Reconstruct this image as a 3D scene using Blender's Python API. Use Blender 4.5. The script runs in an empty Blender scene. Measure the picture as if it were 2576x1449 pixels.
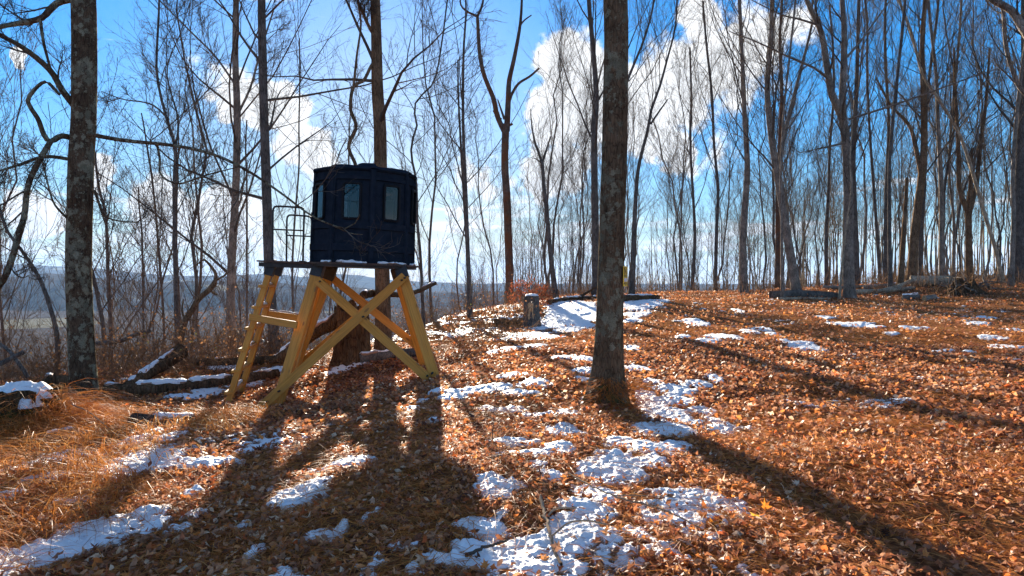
import bpy, math, random
import numpy as np
from mathutils import Vector, Matrix

random.seed(7)
rng = np.random.default_rng(7)
scene = bpy.context.scene
C = scene.collection

# ------------------------------------------------------------------ camera
F, CX, HY, CZ = 1709.0, 1288.0, 705.0, 1.6      # focal length, principal column, horizon row (2576 px wide), eye height
cam_d = bpy.data.cameras.new('camera')
cam = bpy.data.objects.new('camera', cam_d); C.objects.link(cam)
cam.location = (0, 0, CZ)
cam.rotation_euler = (math.radians(90), 0, 0)
cam_d.sensor_width = 36.0
cam_d.lens = 36.0 * F / 2576.0
cam_d.shift_y = -(724.5 - HY) / 2576.0
cam_d.clip_start = 0.05
cam_d.clip_end = 30000
scene.camera = cam

# ------------------------------------------------------------------ sun direction
SUN_PX = (957.0, 318.0)
sd = Vector(((SUN_PX[0] - CX) / F, 1.0, (HY - SUN_PX[1]) / F)).normalized()
SUN_EL = math.asin(sd.z)
SUN_AZ = math.atan2(sd.x, sd.y)                 # from +Y towards +X

# ------------------------------------------------------------------ world
def N(nt, typ, **kw):
    n = nt.nodes.new(typ)
    for k, v in kw.items():
        if k == 'ins':
            for i, val in v.items():
                n.inputs[i].default_value = val
        else:
            setattr(n, k, v)
    return n
def L(nt, a, ao, b, bi):
    nt.links.new(a.outputs[ao], b.inputs[bi])

world = bpy.data.worlds.new('World'); scene.world = world
world.use_nodes = True
world.cycles.sampling_method = 'MANUAL'; world.cycles.sample_map_resolution = 512
nt = world.node_tree; nt.nodes.clear()
out = N(nt, 'ShaderNodeOutputWorld')
bg = N(nt, 'ShaderNodeBackground'); bg.inputs['Strength'].default_value = 0.05
L(nt, bg, 0, out, 'Surface')
sky = N(nt, 'ShaderNodeTexSky'); sky.sky_type = 'NISHITA'; sky.sun_disc = False
sky.sun_elevation = SUN_EL; sky.sun_rotation = SUN_AZ
sky.air_density = 1.0; sky.dust_density = 0.26; sky.ozone_density = 4.0; sky.altitude = 300
tc = N(nt, 'ShaderNodeTexCoord')
def pxdir(px, py):
    return Vector(((px - CX) / F, 1.0, (HY - py) / F)).normalized()
def M(op, a=None, b=None, c=None, clamp=False):
    n = N(nt, 'ShaderNodeMath', operation=op, use_clamp=clamp)
    for i, v in enumerate((a, b, c)):
        if v is None: continue
        if isinstance(v, (int, float)): n.inputs[i].default_value = v
        else: nt.links.new(v, n.inputs[i])
    return n.outputs[0]
# cumulus: puffs, each a direction and an angular radius, with a fractal edge; added noise clouds stand round the rest
puffs = [(1445,150,90),(1395,300,75),(1490,260,120),(1600,300,100),(1720,210,95),(1800,170,85),(1745,50,50),(1865,105,65),
         (1690,385,60),(1370,440,62),(1450,425,60),
         (600,245,50),(690,275,62),(755,390,62),(530,480,48),(240,430,50),
         (90,525,55),(430,550,80),(590,560,80),(1130,535,22),(60,170,20)]
prng = random.Random(3)
dirs = [(pxdir(x, y), r / F * 1.16) for x, y, r in puffs]
vec = tc.outputs['Generated']
warp = N(nt, 'ShaderNodeTexNoise'); warp.inputs['Scale'].default_value = 9; warp.inputs['Detail'].default_value = 4; warp.inputs['Roughness'].default_value = .62
nt.links.new(vec, warp.inputs['Vector'])
wv = N(nt, 'ShaderNodeVectorMath', operation='MULTIPLY_ADD')
sub = N(nt, 'ShaderNodeVectorMath', operation='SUBTRACT'); nt.links.new(warp.outputs['Color'], sub.inputs[0]); sub.inputs[1].default_value = (.5, .5, .5)
nt.links.new(sub.outputs[0], wv.inputs[0]); wv.inputs[1].default_value = (.11, .11, .11); nt.links.new(vec, wv.inputs[2])
acc = None
for d, r in dirs:
    dn = N(nt, 'ShaderNodeVectorMath', operation='DISTANCE')
    nt.links.new(wv.outputs[0], dn.inputs[0]); dn.inputs[1].default_value = d
    f = M('MULTIPLY_ADD', dn.outputs['Value'], -1.0 / r, 1.0)
    acc = f if acc is None else M('SMOOTH_MAX', acc, f, 0.25)
fine = N(nt, 'ShaderNodeTexNoise'); fine.inputs['Scale'].default_value = 34; fine.inputs['Detail'].default_value = 5; fine.inputs['Roughness'].default_value = .6
nt.links.new(vec, fine.inputs['Vector'])
fill_clouds = N(nt, 'ShaderNodeTexNoise'); fill_clouds.inputs['Scale'].default_value = 3.1; fill_clouds.inputs['Detail'].default_value = 3   # cumulus over the rest of the sky, thickened out of view to fill shade
smap = N(nt, 'ShaderNodeMapping'); smap.inputs['Location'].default_value = (5.8, 9.1, 8.4); smap.inputs['Rotation'].default_value = (0, 0, 2.4); nt.links.new(vec, smap.inputs['Vector'])
nt.links.new(smap.outputs[0], fill_clouds.inputs['Vector'])
acc = M('MAXIMUM', acc, M('MULTIPLY_ADD', fill_clouds.outputs['Fac'], 5.0, -2.8))
edge = M('ADD', acc, M('MULTIPLY_ADD', fine.outputs['Fac'], .9, -.45))
cum = N(nt, 'ShaderNodeMapRange', interpolation_type='SMOOTHSTEP', ins={1: 0.02, 2: 0.26}); nt.links.new(edge, cum.inputs[0])
# low banded cloud towards the horizon
sep = N(nt, 'ShaderNodeSeparateXYZ'); nt.links.new(vec, sep.inputs[0])
mp = N(nt, 'ShaderNodeMapping'); mp.inputs['Scale'].default_value = (3.0, 3.0, 26.0); nt.links.new(vec, mp.inputs['Vector'])
band = N(nt, 'ShaderNodeTexNoise'); band.inputs['Scale'].default_value = 1.6; band.inputs['Detail'].default_value = 5; band.inputs['Roughness'].default_value = .6
nt.links.new(mp.outputs[0], band.inputs['Vector'])
lowm = N(nt, 'ShaderNodeMapRange', ins={1: .17, 2: 0.03, 3: 0.0, 4: .24}); nt.links.new(sep.outputs['Z'], lowm.inputs[0])
bsum = M('ADD', band.outputs['Fac'], lowm.outputs[0])
bm_ = N(nt, 'ShaderNodeMapRange', interpolation_type='SMOOTHSTEP', ins={1: .66, 2: .80, 3: 0, 4: .95}); nt.links.new(bsum, bm_.inputs[0])
cover = M('MAXIMUM', cum.outputs[0], bm_.outputs[0], clamp=True)
# cloud brightness: thick hearts a little greyer than the rims
dens = N(nt, 'ShaderNodeMapRange', ins={1: .1, 2: 1.1, 3: 1.0, 4: .70}); nt.links.new(M('ADD', acc, M('MULTIPLY_ADD', warp.outputs['Fac'], 1.6, -.8)), dens.inputs[0])
cc = N(nt, 'ShaderNodeMix', data_type='RGBA', blend_type='MULTIPLY'); cc.inputs[0].default_value = 1.0
cc.inputs[6].default_value = (5.3, 5.3, 5.3, 1)
nt.links.new(dens.outputs[0], cc.inputs[7])
# deeper blue, as the air had it
hs = N(nt, 'ShaderNodeHueSaturation', ins={'Hue': .503, 'Saturation': 1.38, 'Value': 1.0}); nt.links.new(sky.outputs[0], hs.inputs['Color'])
lum = N(nt, 'ShaderNodeRGBToBW'); nt.links.new(hs.outputs[0], lum.inputs[0])
lq = M('MULTIPLY', lum.outputs[0], .24)
roll = M('DIVIDE', .95, M('SQRT', M('MULTIPLY_ADD', lq, lq, 1.0)))            # the bright horizon air rolls off instead of clipping
hs2 = N(nt, 'ShaderNodeVectorMath', operation='SCALE'); nt.links.new(hs.outputs[0], hs2.inputs[0]); nt.links.new(roll, hs2.inputs['Scale'])
mixc = N(nt, 'ShaderNodeMix', data_type='RGBA'); nt.links.new(cover, mixc.inputs[0])
nt.links.new(hs2.outputs[0], mixc.inputs[6]); nt.links.new(cc.outputs[2], mixc.inputs[7])
nt.links.new(mixc.outputs[2], bg.inputs['Color'])

# ------------------------------------------------------------------ sun lamp
sl = bpy.data.lights.new('sun', 'SUN'); sl.energy = 5.0; sl.angle = math.radians(0.55); sl.color = (1.0, .89, .73)
so = bpy.data.objects.new('sun', sl); C.objects.link(so)
so.rotation_euler = sd.to_track_quat('Z', 'Y').to_euler()
so.location = (-10, 40, 30)

scene.view_settings.view_transform = 'Standard'
scene.view_settings.look = 'None'
scene.view_settings.gamma = 1.0
scene.view_settings.use_curve_mapping = False
scene.view_settings.exposure = 2.3
scene.cycles.max_bounces = 6
scene.cycles.diffuse_bounces = 2
scene.cycles.transparent_max_bounces = 12
scene.cycles.use_denoising = True

# ================================================================== helpers
def tag(o, label=None, cat=None, group=None, kind=None):
    if label: o['label'] = label
    if cat: o['category'] = cat
    if group: o['group'] = group
    if kind: o['kind'] = kind
    return o

def link(o, parent=None):
    C.objects.link(o)
    if parent is not None: o.parent = parent
    return o

def empty(name, loc=(0, 0, 0), rot=(0, 0, 0), **kw):
    o = bpy.data.objects.new(name, None); link(o)
    o.location = loc; o.rotation_euler = rot; o.empty_display_size = .2
    return tag(o, **kw)

def npmesh(name, V, Q=None, T=None, smooth=True, mat=None, attr=None):
    if name == 'snow' and attr is None: attr = {'depth': np.full((0 if Q is None else len(Q)) + (0 if T is None else len(T)), .6)}
    """mesh from numpy: V (n,3), quads Q (m,4), tris T (k,3); attr: dict name -> per-face float"""
    me = bpy.data.meshes.new(name)
    V = np.asarray(V, dtype=np.float32).reshape(-1, 3)
    parts = []; starts = []; tot = []
    s = 0
    if Q is not None and len(Q):
        Q = np.asarray(Q, dtype=np.int32); parts.append(Q.ravel()); starts.append(s + 4 * np.arange(len(Q))); tot.append(np.full(len(Q), 4)); s += Q.size
    if T is not None and len(T):
        T = np.asarray(T, dtype=np.int32); parts.append(T.ravel()); starts.append(s + 3 * np.arange(len(T))); tot.append(np.full(len(T), 3)); s += T.size
    idx = np.concatenate(parts).astype(np.int32); st = np.concatenate(starts).astype(np.int32)
    me.vertices.add(len(V)); me.vertices.foreach_set('co', V.ravel())
    me.loops.add(len(idx)); me.loops.foreach_set('vertex_index', idx)
    me.polygons.add(len(st)); me.polygons.foreach_set('loop_start', st)
    me.update(calc_edges=True)
    me.polygons.foreach_set('use_smooth', np.full(len(st), bool(smooth)))
    if attr:
        for k, a in attr.items():
            at = me.attributes.new(k, 'FLOAT', 'FACE'); at.data.foreach_set('value', np.asarray(a, dtype=np.float32))
    if mat: me.materials.append(mat)
    me.validate(); me.update()
    return me

def mobj(name, me, parent=None, **kw):
    o = bpy.data.objects.new(name, me); link(o, parent)
    return tag(o, **kw)

def hash2(xi, yi, seed):
    v = np.sin(xi * 127.1 + yi * 311.7 + seed * 74.7) * 43758.5453
    return v - np.floor(v)
def vn(x, y, seed=0.0):
    x = np.asarray(x, dtype=np.float64); y = np.asarray(y, dtype=np.float64)
    xi = np.floor(x); yi = np.floor(y); fx = x - xi; fy = y - yi
    fx = fx * fx * (3 - 2 * fx); fy = fy * fy * (3 - 2 * fy)
    a = hash2(xi, yi, seed); b = hash2(xi + 1, yi, seed); c = hash2(xi, yi + 1, seed); d = hash2(xi + 1, yi + 1, seed)
    return (a * (1 - fx) + b * fx) * (1 - fy) + (c * (1 - fx) + d * fx) * fy
def fbm(x, y, seed=0.0, oct=3):
    s = 0; a = .5
    for k in range(oct):
        s = s + a * (vn(x * 2 ** k, y * 2 ** k, seed + k) - .5); a *= .5
    return s                                    # about -.45 .. .45
def sstep(a, b, x):
    t = np.clip((x - a) / (b - a), 0, 1); return t * t * (3 - 2 * t)
def nrm(v):
    return v / np.maximum(np.linalg.norm(v, axis=-1, keepdims=True), 1e-9)
def W(px, py, Y):
    return np.array([(px - CX) / F * Y, Y, CZ - (py - HY) / F * Y])

# ================================================================== ground
ctrl = [  # column, row, distance: places on the ground read off the photograph
 (1540,1018,8.1),(696,1016,10.9),(1097,954,10.9),(722,965,12.9),(1073,917,12.9),(575,1018,11.0),(607,985,12.1),
 (965,882,14.5),(885,905,13.6),(215,995,12.0),(65,1100,8.2),(350,975,12.2),(1337,822,20),(1440,765,23.5),(1400,790,21.5),
 (2135,751,25),(2006,742,25),(1872,738,28),(2555,722,26),(1283,768,31),(1500,742,28),(1400,757,27),(1182,800,22),
 (450,918,15),(300,905,16),(100,925,15),(650,905,15),(1150,850,17),(1250,850,17),
 (1288,1449,3.35),(0,1449,3.55),(2576,1449,3.15),(600,1449,3.45),(1950,1449,3.2),
 (1150,1180,5.0),(700,1150,5.95),(300,1200,5.4),(0,1250,5.0),(2000,1000,8.1),(2450,900,10.6),(2000,850,13.6),(2400,800,17),(1700,880,12),(1750,800,18),
 (2300,735,26),(2450,725,26),(1300,950,9.6),(1350,1080,6.7),(1800,1200,5.0),(2300,1150,5.2),(2100,760,23),(1650,752,27),
]
CP = np.array([W(*c) for c in ctrl])
extra = np.array([(-12, 0, -.3), (-6, 0, 0.05), (0, 0, .18), (6, 0, .35), (12, 0, .5), (0, -12, .3), (-14, -10, -.4), (14, -10, .6), (16, 14, .8), (22, 26, 1.5), (-14, 10, -1.0), (-16, 16, -1.2)])
CP = np.vstack([CP, extra])
def tps_fit(P, lam=.02):
    n = len(P); d = np.linalg.norm(P[:, None, :2] - P[None, :, :2], axis=2)
    K = np.where(d > 0, d * d * np.log(d + 1e-12), 0) + lam * np.eye(n)
    A = np.hstack([np.ones((n, 1)), P[:, :2]])
    MM = np.block([[K, A], [A.T, np.zeros((3, 3))]])
    return np.linalg.solve(MM, np.concatenate([P[:, 2], np.zeros(3)]))
TW = tps_fit(CP, .6)
def tps(x, y):
    o = np.full(x.shape, TW[-3]) + TW[-2] * x + TW[-1] * y
    for p, w in zip(CP, TW[:-3]):
        r2 = (x - p[0]) ** 2 + (y - p[1]) ** 2
        o = o + w * .5 * r2 * np.log(r2 + 1e-12)
    return o
def ground(x, y, micro=True):
    x = np.asarray(x, dtype=np.float64); y = np.asarray(y, dtype=np.float64)
    r = np.hypot(x, y); az = np.degrees(np.arctan2(x, np.where(r > 0, y, 1)))
    cl = np.minimum(r, 44.0); k = cl / np.maximum(r, 1e-6)
    near = tps(x * k, y * k)
    s = sstep(-16, 5, az) * (1 - sstep(100, 150, az)) + 0 * r
    drop = np.maximum(r - 16, 0)
    left = -.45 - 46 * (1 - np.exp(-drop / 120.0)) - .06 * drop * np.exp(-drop / 300)
    s2 = sstep(14, 32, az) * (1 - sstep(100, 150, az))
    drop2 = np.maximum(r - 33, 0)
    mid = 1.0 - 46 * (1 - np.exp(-drop2 / 420.0))
    drop3 = np.maximum(r - 150, 0)
    right = 1.45 + .01 * np.minimum(drop2, 100) - 46 * (1 - np.exp(-drop3 / 500.0))
    far = left * (1 - s) + (mid * (1 - s2) + right * s2) * s
    r0 = 16 + 13 * s
    w = sstep(r0, r0 + 7, r)
    back = sstep(60, 110, np.abs(az)) * sstep(8, 16, r)      # behind the viewer the hilltop just goes on
    z = near * (1 - w) + far * w
    z = z * (1 - back) + (.3 + .002 * np.minimum(r, 300)) * back
    if micro:
        m = 1 - sstep(40, 70, r)
        z = z + .16 * np.exp(-(((x + 5.45) / .95) ** 2 + ((y - 7.9) / .7) ** 2))
        z = z + m * (.16 * fbm(x * .55 + 3, y * .55, 1) + .10 * fbm(x * 1.9, y * 1.9, 5) + .03 * fbm(x * 6, y * 6, 9))
        z = z + (1 - m) * 5.0 * fbm(x / 160, y / 160, 12, 4) * sstep(120, 500, r)
    return z
def g1(x, y):
    return float(ground(np.array([x]), np.array([y]))[0])
def pix2ground(px, py):
    Y = np.geomspace(1.8, 60, 700)
    x = (px - CX) / F * Y; zr = CZ - (py - HY) / F * Y
    d = zr - ground(x, Y)
    i = np.argmax(d < 0)
    if d[i] >= 0: i = len(Y) - 1
    return float(x[i]), float(Y[i])

# ------------------------------------------------------------------ materials
def new_mat(name):
    m = bpy.data.materials.new(name); m.use_nodes = True
    t = m.node_tree; t.nodes.clear()
    o = N(t, 'ShaderNodeOutputMaterial')
    return m, t, o
def ramp(t, fac, stops):
    r = N(t, 'ShaderNodeValToRGB'); cr = r.color_ramp
    while len(cr.elements) > 1: cr.elements.remove(cr.elements[-1])
    cr.elements[0].position = stops[0][0]; cr.elements[0].color = (*stops[0][1], 1)
    for p, c in stops[1:]:
        e = cr.elements.new(p); e.color = (*c, 1)
    if fac is not None: t.links.new(fac, r.inputs[0])
    return r
def noise(t, vec, scale, detail=5, rough=.6, dist=0.0):
    n = N(t, 'ShaderNodeTexNoise'); n.inputs['Scale'].default_value = scale; n.inputs['Detail'].default_value = detail
    n.inputs['Roughness'].default_value = rough; n.inputs['Distortion'].default_value = dist
    if vec is not None: t.links.new(vec, n.inputs['Vector'])
    return n
def mixc_(t, fac, a, b, blend='MIX'):
    n = N(t, 'ShaderNodeMix', data_type='RGBA', blend_type=blend)
    for i, v in ((0, fac), (6, a), (7, b)):
        if isinstance(v, (int, float)): n.inputs[i].default_value = v
        elif isinstance(v, tuple): n.inputs[i].default_value = (*v, 1)
        else: t.links.new(v, n.inputs[i])
    return n.outputs[2]
def mth(t, op, a, b=None, c=None, clamp=False):
    n = N(t, 'ShaderNodeMath', operation=op, use_clamp=clamp)
    for i, v in enumerate((a, b, c)):
        if v is None: continue
        if isinstance(v, (int, float)): n.inputs[i].default_value = v
        else: t.links.new(v, n.inputs[i])
    return n.outputs[0]
def mrange(t, v, a, b, c=0.0, d=1.0, smooth=True):
    n = N(t, 'ShaderNodeMapRange', ins={1: a, 2: b, 3: c, 4: d})
    if smooth: n.interpolation_type = 'SMOOTHSTEP'
    t.links.new(v, n.inputs[0]); return n.outputs[0]
def mapping(t, vec, scale):
    n = N(t, 'ShaderNodeMapping'); n.inputs['Scale'].default_value = scale
    t.links.new(vec, n.inputs['Vector']); return n.outputs[0]
def princ(t, o, color, rough=.8, bump=None, bstr=.4, bdist=.02, **kw):
    p = N(t, 'ShaderNodeBsdfPrincipled')
    if isinstance(color, tuple): p.inputs['Base Color'].default_value = (*color, 1)
    else: t.links.new(color, p.inputs['Base Color'])
    if isinstance(rough, (int, float)): p.inputs['Roughness'].default_value = rough
    else: t.links.new(rough, p.inputs['Roughness'])
    if not isinstance(rough, (int, float)) or rough >= .75: p.inputs['Specular IOR Level'].default_value = 0.0
    for k, v in kw.items(): p.inputs[k.replace('_', ' ')].default_value = v
    if bump is not None:
        b = N(t, 'ShaderNodeBump'); b.inputs['Strength'].default_value = bstr; b.inputs['Distance'].default_value = bdist
        t.links.new(bump, b.inputs['Height']); t.links.new(b.outputs[0], p.inputs['Normal'])
    t.links.new(p.outputs[0], o.inputs['Surface'])
    return p

def bark_mat(name, dark, light, lichen=0.0, lichen_col=(.31, .285, .20), moss=0.0, scale=1.0, red=None, bstr=.7):
    m, t, o = new_mat(name)
    co = N(t, 'ShaderNodeTexCoord').outputs['Object']
    v = mapping(t, co, (7 * scale, 7 * scale, 1.6 * scale))
    n1 = noise(t, v, 2.2, 7, .68, .6)
    furrow = N(t, 'ShaderNodeTexVoronoi'); furrow.feature = 'DISTANCE_TO_EDGE'; furrow.inputs['Scale'].default_value = 3.2
    t.links.new(mixc_(t, .12, v, n1.outputs['Color']), furrow.inputs['Vector'])
    n2 = noise(t, co, 2.3 * scale, 4)
    col = ramp(t, n1.outputs['Fac'], [(.28, dark), (.5, tuple((a + b) / 2 for a, b in zip(dark, light))), (.72, light)]).outputs[0]
    col = mixc_(t, mrange(t, n2.outputs['Fac'], .42, .66), col, mixc_(t, .45, col, tuple(c * 1.5 for c in light)))
    f = mrange(t, furrow.outputs['Distance'], .0, .1, .35, 1.0)
    fx = N(t, 'ShaderNodeMix', data_type='RGBA', blend_type='MULTIPLY'); fx.inputs[0].default_value = .75
    t.links.new(col, fx.inputs[6]); t.links.new(f, fx.inputs[7]); col = fx.outputs[2]
    if red is not None:
        col = mixc_(t, mrange(t, noise(t, co, 1.1, 3).outputs['Fac'], .45, .6, 0, .8), col, red)
    if lichen > 0:
        wob = noise(t, co, 11, 6, .75)
        vv = N(t, 'ShaderNodeVectorMath', operation='MULTIPLY_ADD'); vv.inputs[1].default_value = (.22, .22, .22)
        t.links.new(wob.outputs['Color'], vv.inputs[0]); t.links.new(mapping(t, co, (1, 1, .85)), vv.inputs[2])
        vo = N(t, 'ShaderNodeTexVoronoi'); vo.feature = 'F1'; vo.inputs['Scale'].default_value = 11; t.links.new(vv.outputs[0], vo.inputs['Vector'])
        v2 = N(t, 'ShaderNodeTexVoronoi'); v2.feature = 'F1'; v2.inputs['Scale'].default_value = 27; t.links.new(vv.outputs[0], v2.inputs['Vector'])
        sp = N(t, 'ShaderNodeSeparateColor'); t.links.new(vo.outputs['Color'], sp.inputs[0])
        s2_ = N(t, 'ShaderNodeSeparateColor'); t.links.new(v2.outputs['Color'], s2_.inputs[0])
        big = noise(t, co, 2.1, 4, .6)
        cov = mth(t, 'MULTIPLY_ADD', big.outputs['Fac'], 2.2, -1.1 - .64 + lichen)          # where lichen grows at all
        k1 = mth(t, 'SUBTRACT', mth(t, 'MULTIPLY_ADD', sp.outputs[0], .55, cov), mth(t, 'MULTIPLY', vo.outputs['Distance'], .75))
        k2 = mth(t, 'SUBTRACT', mth(t, 'MULTIPLY_ADD', s2_.outputs[0], .6, mth(t, 'MULTIPLY', cov, .8)), mth(t, 'MULTIPLY', v2.outputs['Distance'], .9))
        rag = mth(t, 'MULTIPLY_ADD', noise(t, co, 60, 3, .7).outputs['Fac'], .36, -.18)
        mask = mth(t, 'MAXIMUM', mrange(t, mth(t, 'ADD', k1, rag), .10, .17, 0, .9), mrange(t, mth(t, 'ADD', k2, rag), .2, .27, 0, .65))
        lc = mixc_(t, sp.outputs[1], lichen_col, tuple(c * .55 for c in lichen_col))
        lc = mixc_(t, mrange(t, noise(t, co, 90, 3).outputs['Fac'], .35, .65), lc, mixc_(t, 1.0, lc, (.6, .6, .55), 'MULTIPLY'))
        col = mixc_(t, mask, col, lc)
        bh = mth(t, 'MULTIPLY_ADD', mask, .25, n1.outputs['Fac'])
    else:
        bh = n1.outputs['Fac']
    if moss > 0:
        sx = N(t, 'ShaderNodeSeparateXYZ'); t.links.new(co, sx.inputs[0])
        mm = mth(t, 'ADD', mrange(t, sx.outputs['Z'], .1, .9, .5, 0), mth(t, 'MULTIPLY_ADD', noise(t, co, 6, 5).outputs['Fac'], 1.0, -.5))
        col = mixc_(t, mrange(t, mm, .42, .6, 0, moss), col, (.07, .085, .02))
    bh = mth(t, 'MULTIPLY_ADD', mrange(t, furrow.outputs['Distance'], 0, .25), .6, bh)
    princ(t, o, col, .9, bh, bstr, .03)
    return m

MAT = {}
MAT['bark_near'] = bark_mat('bark_lichen', (.04, .026, .016), (.19, .125, .075), lichen=.74, moss=.7, scale=1.6)
MAT['bark_left'] = bark_mat('bark_lichen_pale', (.035, .023, .015), (.14, .095, .06), lichen=.8, lichen_col=(.36, .345, .25), moss=.3, scale=1.6)
MAT['bark_brown'] = bark_mat('bark_brown', (.06, .037, .023), (.23, .15, .09), lichen=.12, scale=1.3)
MAT['bark_grey'] = bark_mat('bark_grey', (.09, .074, .06), (.31, .258, .208), lichen=.1, lichen_col=(.26, .26, .22), scale=1.2)
MAT['bark_dark'] = bark_mat('bark_dark', (.048, .043, .039), (.165, .145, .127), scale=1.2)
MAT['bark_red'] = bark_mat('bark_red', (.05, .035, .028), (.16, .12, .095), scale=1.2, red=(.16, .065, .03))
MAT['bark_pale'] = bark_mat('bark_pale', (.17, .125, .085), (.52, .42, .30), scale=1.2)
MAT['mossy'] = bark_mat('mossy_wood', (.03, .02, .012), (.14, .09, .05), moss=.9, scale=1.0, bstr=1.0)
MAT['rot'] = bark_mat('rotten_wood', (.022, .014, .009), (.17, .105, .06), scale=1.0, bstr=1.0)

def twig_mat(name, a, b):
    m, t, o = new_mat(name)
    co = N(t, 'ShaderNodeTexCoord').outputs['Object']
    princ(t, o, ramp(t, noise(t, co, 1.3, 3).outputs['Fac'], [(.35, a), (.65, b)]).outputs[0], .75)
    return m
MAT['twig'] = twig_mat('twig_bark', (.06, .049, .041), (.13, .108, .09))
MAT['twig_grey'] = twig_mat('twig_bark_grey', (.08, .065, .052), (.16, .13, .10))
MAT['twig_brush'] = twig_mat('brush_bark', (.11, .065, .038), (.26, .155, .09))
MAT['straw_stick'] = twig_mat('bare_stick', (.16, .11, .075), (.34, .25, .17))

def litter_mat(name, stops, trans=.4, rough=.55):
    m, t, o = new_mat(name)
    at = N(t, 'ShaderNodeAttribute', attribute_name='tint')
    col = ramp(t, at.outputs['Fac'], stops).outputs[0]
    co = N(t, 'ShaderNodeTexCoord').outputs['Object']
    col = mixc_(t, mrange(t, noise(t, co, 40, 3).outputs['Fac'], .4, .7, 0, .45), col, mixc_(t, 1.0, col, (.55, .45, .4), 'MULTIPLY'))
    d = N(t, 'ShaderNodeBsdfPrincipled'); t.links.new(col, d.inputs['Base Color']); d.inputs['Roughness'].default_value = rough; d.inputs['Specular IOR Level'].default_value = .1
    tr = N(t, 'ShaderNodeBsdfTranslucent'); t.links.new(col, tr.inputs['Color'])
    mx = N(t, 'ShaderNodeMixShader'); mx.inputs[0].default_value = trans
    t.links.new(d.outputs[0], mx.inputs[1]); t.links.new(tr.outputs[0], mx.inputs[2]); t.links.new(mx.outputs[0], o.inputs['Surface'])
    return m
MAT['leaf'] = litter_mat('fallen_leaf', [(0, (.10, .042, .028)), (.2, (.25, .095, .05)), (.38, (.52, .20, .085)), (.5, (.36, .19, .12)), (.62, (.70, .35, .18)), (.74, (.80, .32, .085)), (.84, (.56, .13, .04)), (.92, (.74, .47, .29)), (1, (.90, .70, .50))], .42, .5)
MAT['grass'] = litter_mat('dry_grass', [(0, (.32, .105, .028)), (.35, (.56, .20, .045)), (.7, (.72, .29, .065)), (1, (.78, .42, .15))], .42, .55)
MAT['brush_leaf'] = litter_mat('brush_leaf', [(0, (.13, .06, .03)), (.5, (.27, .13, .06)), (.9, (.36, .18, .08)), (1, (.16, .16, .04))], .4, .6)
MAT['orange_leaf'] = litter_mat('orange_leaf', [(0, (.62, .20, .03)), (1, (.66, .40, .06))], .5, .5)

# leaf-strewn earth near, wooded slopes, fields and snow strips in the valley
m, t, o = new_mat('leafy_ground'); MAT['ground'] = m
co = N(t, 'ShaderNodeTexCoord').outputs['Object']
sx = N(t, 'ShaderNodeSeparateXYZ'); t.links.new(co, sx.inputs[0])
n1 = noise(t, co, 22, 8, .7); n2 = noise(t, co, 1.2, 4)
near_c = ramp(t, n1.outputs['Fac'], [(.3, (.045, .02, .013)), (.46, (.16, .062, .03)), (.58, (.36, .145, .055)), (.75, (.58, .31, .15))]).outputs[0]
near_c = mixc_(t, mrange(t, n2.outputs['Fac'], .42, .62, 0, .7), near_c, mixc_(t, .55, near_c, (.38, .18, .06)))
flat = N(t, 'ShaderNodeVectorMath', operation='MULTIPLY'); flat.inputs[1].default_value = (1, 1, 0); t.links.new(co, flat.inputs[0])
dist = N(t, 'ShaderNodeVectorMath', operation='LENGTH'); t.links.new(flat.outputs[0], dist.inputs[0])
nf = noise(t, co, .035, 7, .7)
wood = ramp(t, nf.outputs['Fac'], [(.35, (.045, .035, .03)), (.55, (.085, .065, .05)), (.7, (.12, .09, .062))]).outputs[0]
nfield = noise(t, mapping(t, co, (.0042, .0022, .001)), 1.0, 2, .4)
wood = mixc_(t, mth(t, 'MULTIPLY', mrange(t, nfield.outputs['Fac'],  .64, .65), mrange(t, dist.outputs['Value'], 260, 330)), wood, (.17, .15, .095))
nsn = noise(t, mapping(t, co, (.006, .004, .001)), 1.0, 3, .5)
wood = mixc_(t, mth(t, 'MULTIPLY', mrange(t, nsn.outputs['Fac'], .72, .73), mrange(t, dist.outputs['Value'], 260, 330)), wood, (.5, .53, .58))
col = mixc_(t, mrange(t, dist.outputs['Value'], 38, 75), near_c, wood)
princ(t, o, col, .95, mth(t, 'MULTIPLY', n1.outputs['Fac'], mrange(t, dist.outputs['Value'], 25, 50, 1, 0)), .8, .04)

m, t, o = new_mat('wooded_hill'); MAT['hill'] = m
co = N(t, 'ShaderNodeTexCoord').outputs['Object']
nf = noise(t, co, .02, 8, .75); nb = noise(t, co, .0028, 4)
col = ramp(t, nf.outputs['Fac'], [(.35, (.035, .03, .03)), (.6, (.085, .07, .06)), (.75, (.13, .10, .08))]).outputs[0]
col = mixc_(t, mrange(t, nb.outputs['Fac'], .6, .64, 0, .8), col, (.28, .25, .17))
princ(t, o, col, 1.0, nf.outputs['Fac'], 1.0, 14)

m, t, o = new_mat('old_snow'); MAT['snow'] = m
co = N(t, 'ShaderNodeTexCoord').outputs['Object']
n1 = noise(t, co, 40, 5, .65); n2 = noise(t, co, 160, 2)
thin = N(t, 'ShaderNodeAttribute', attribute_name='depth')
grain = noise(t, co, 75, 4, .7)
kf = mrange(t, mth(t, 'ADD', thin.outputs['Fac'], mth(t, 'MULTIPLY_ADD', grain.outputs['Fac'], .5, -.25)), .02, .13)
scol = mixc_(t, kf, (.30, .15, .075), ramp(t, n1.outputs['Fac'], [(.3, (.82, .83, .84)), (.6, (.90, .90, .90))]).outputs[0])
p = princ(t, o, scol, .55, mth(t, 'MULTIPLY_ADD', n2.outputs['Fac'], .3, n1.outputs['Fac']), .55, .03)
p.inputs['Subsurface Weight'].default_value = 0.0

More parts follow.
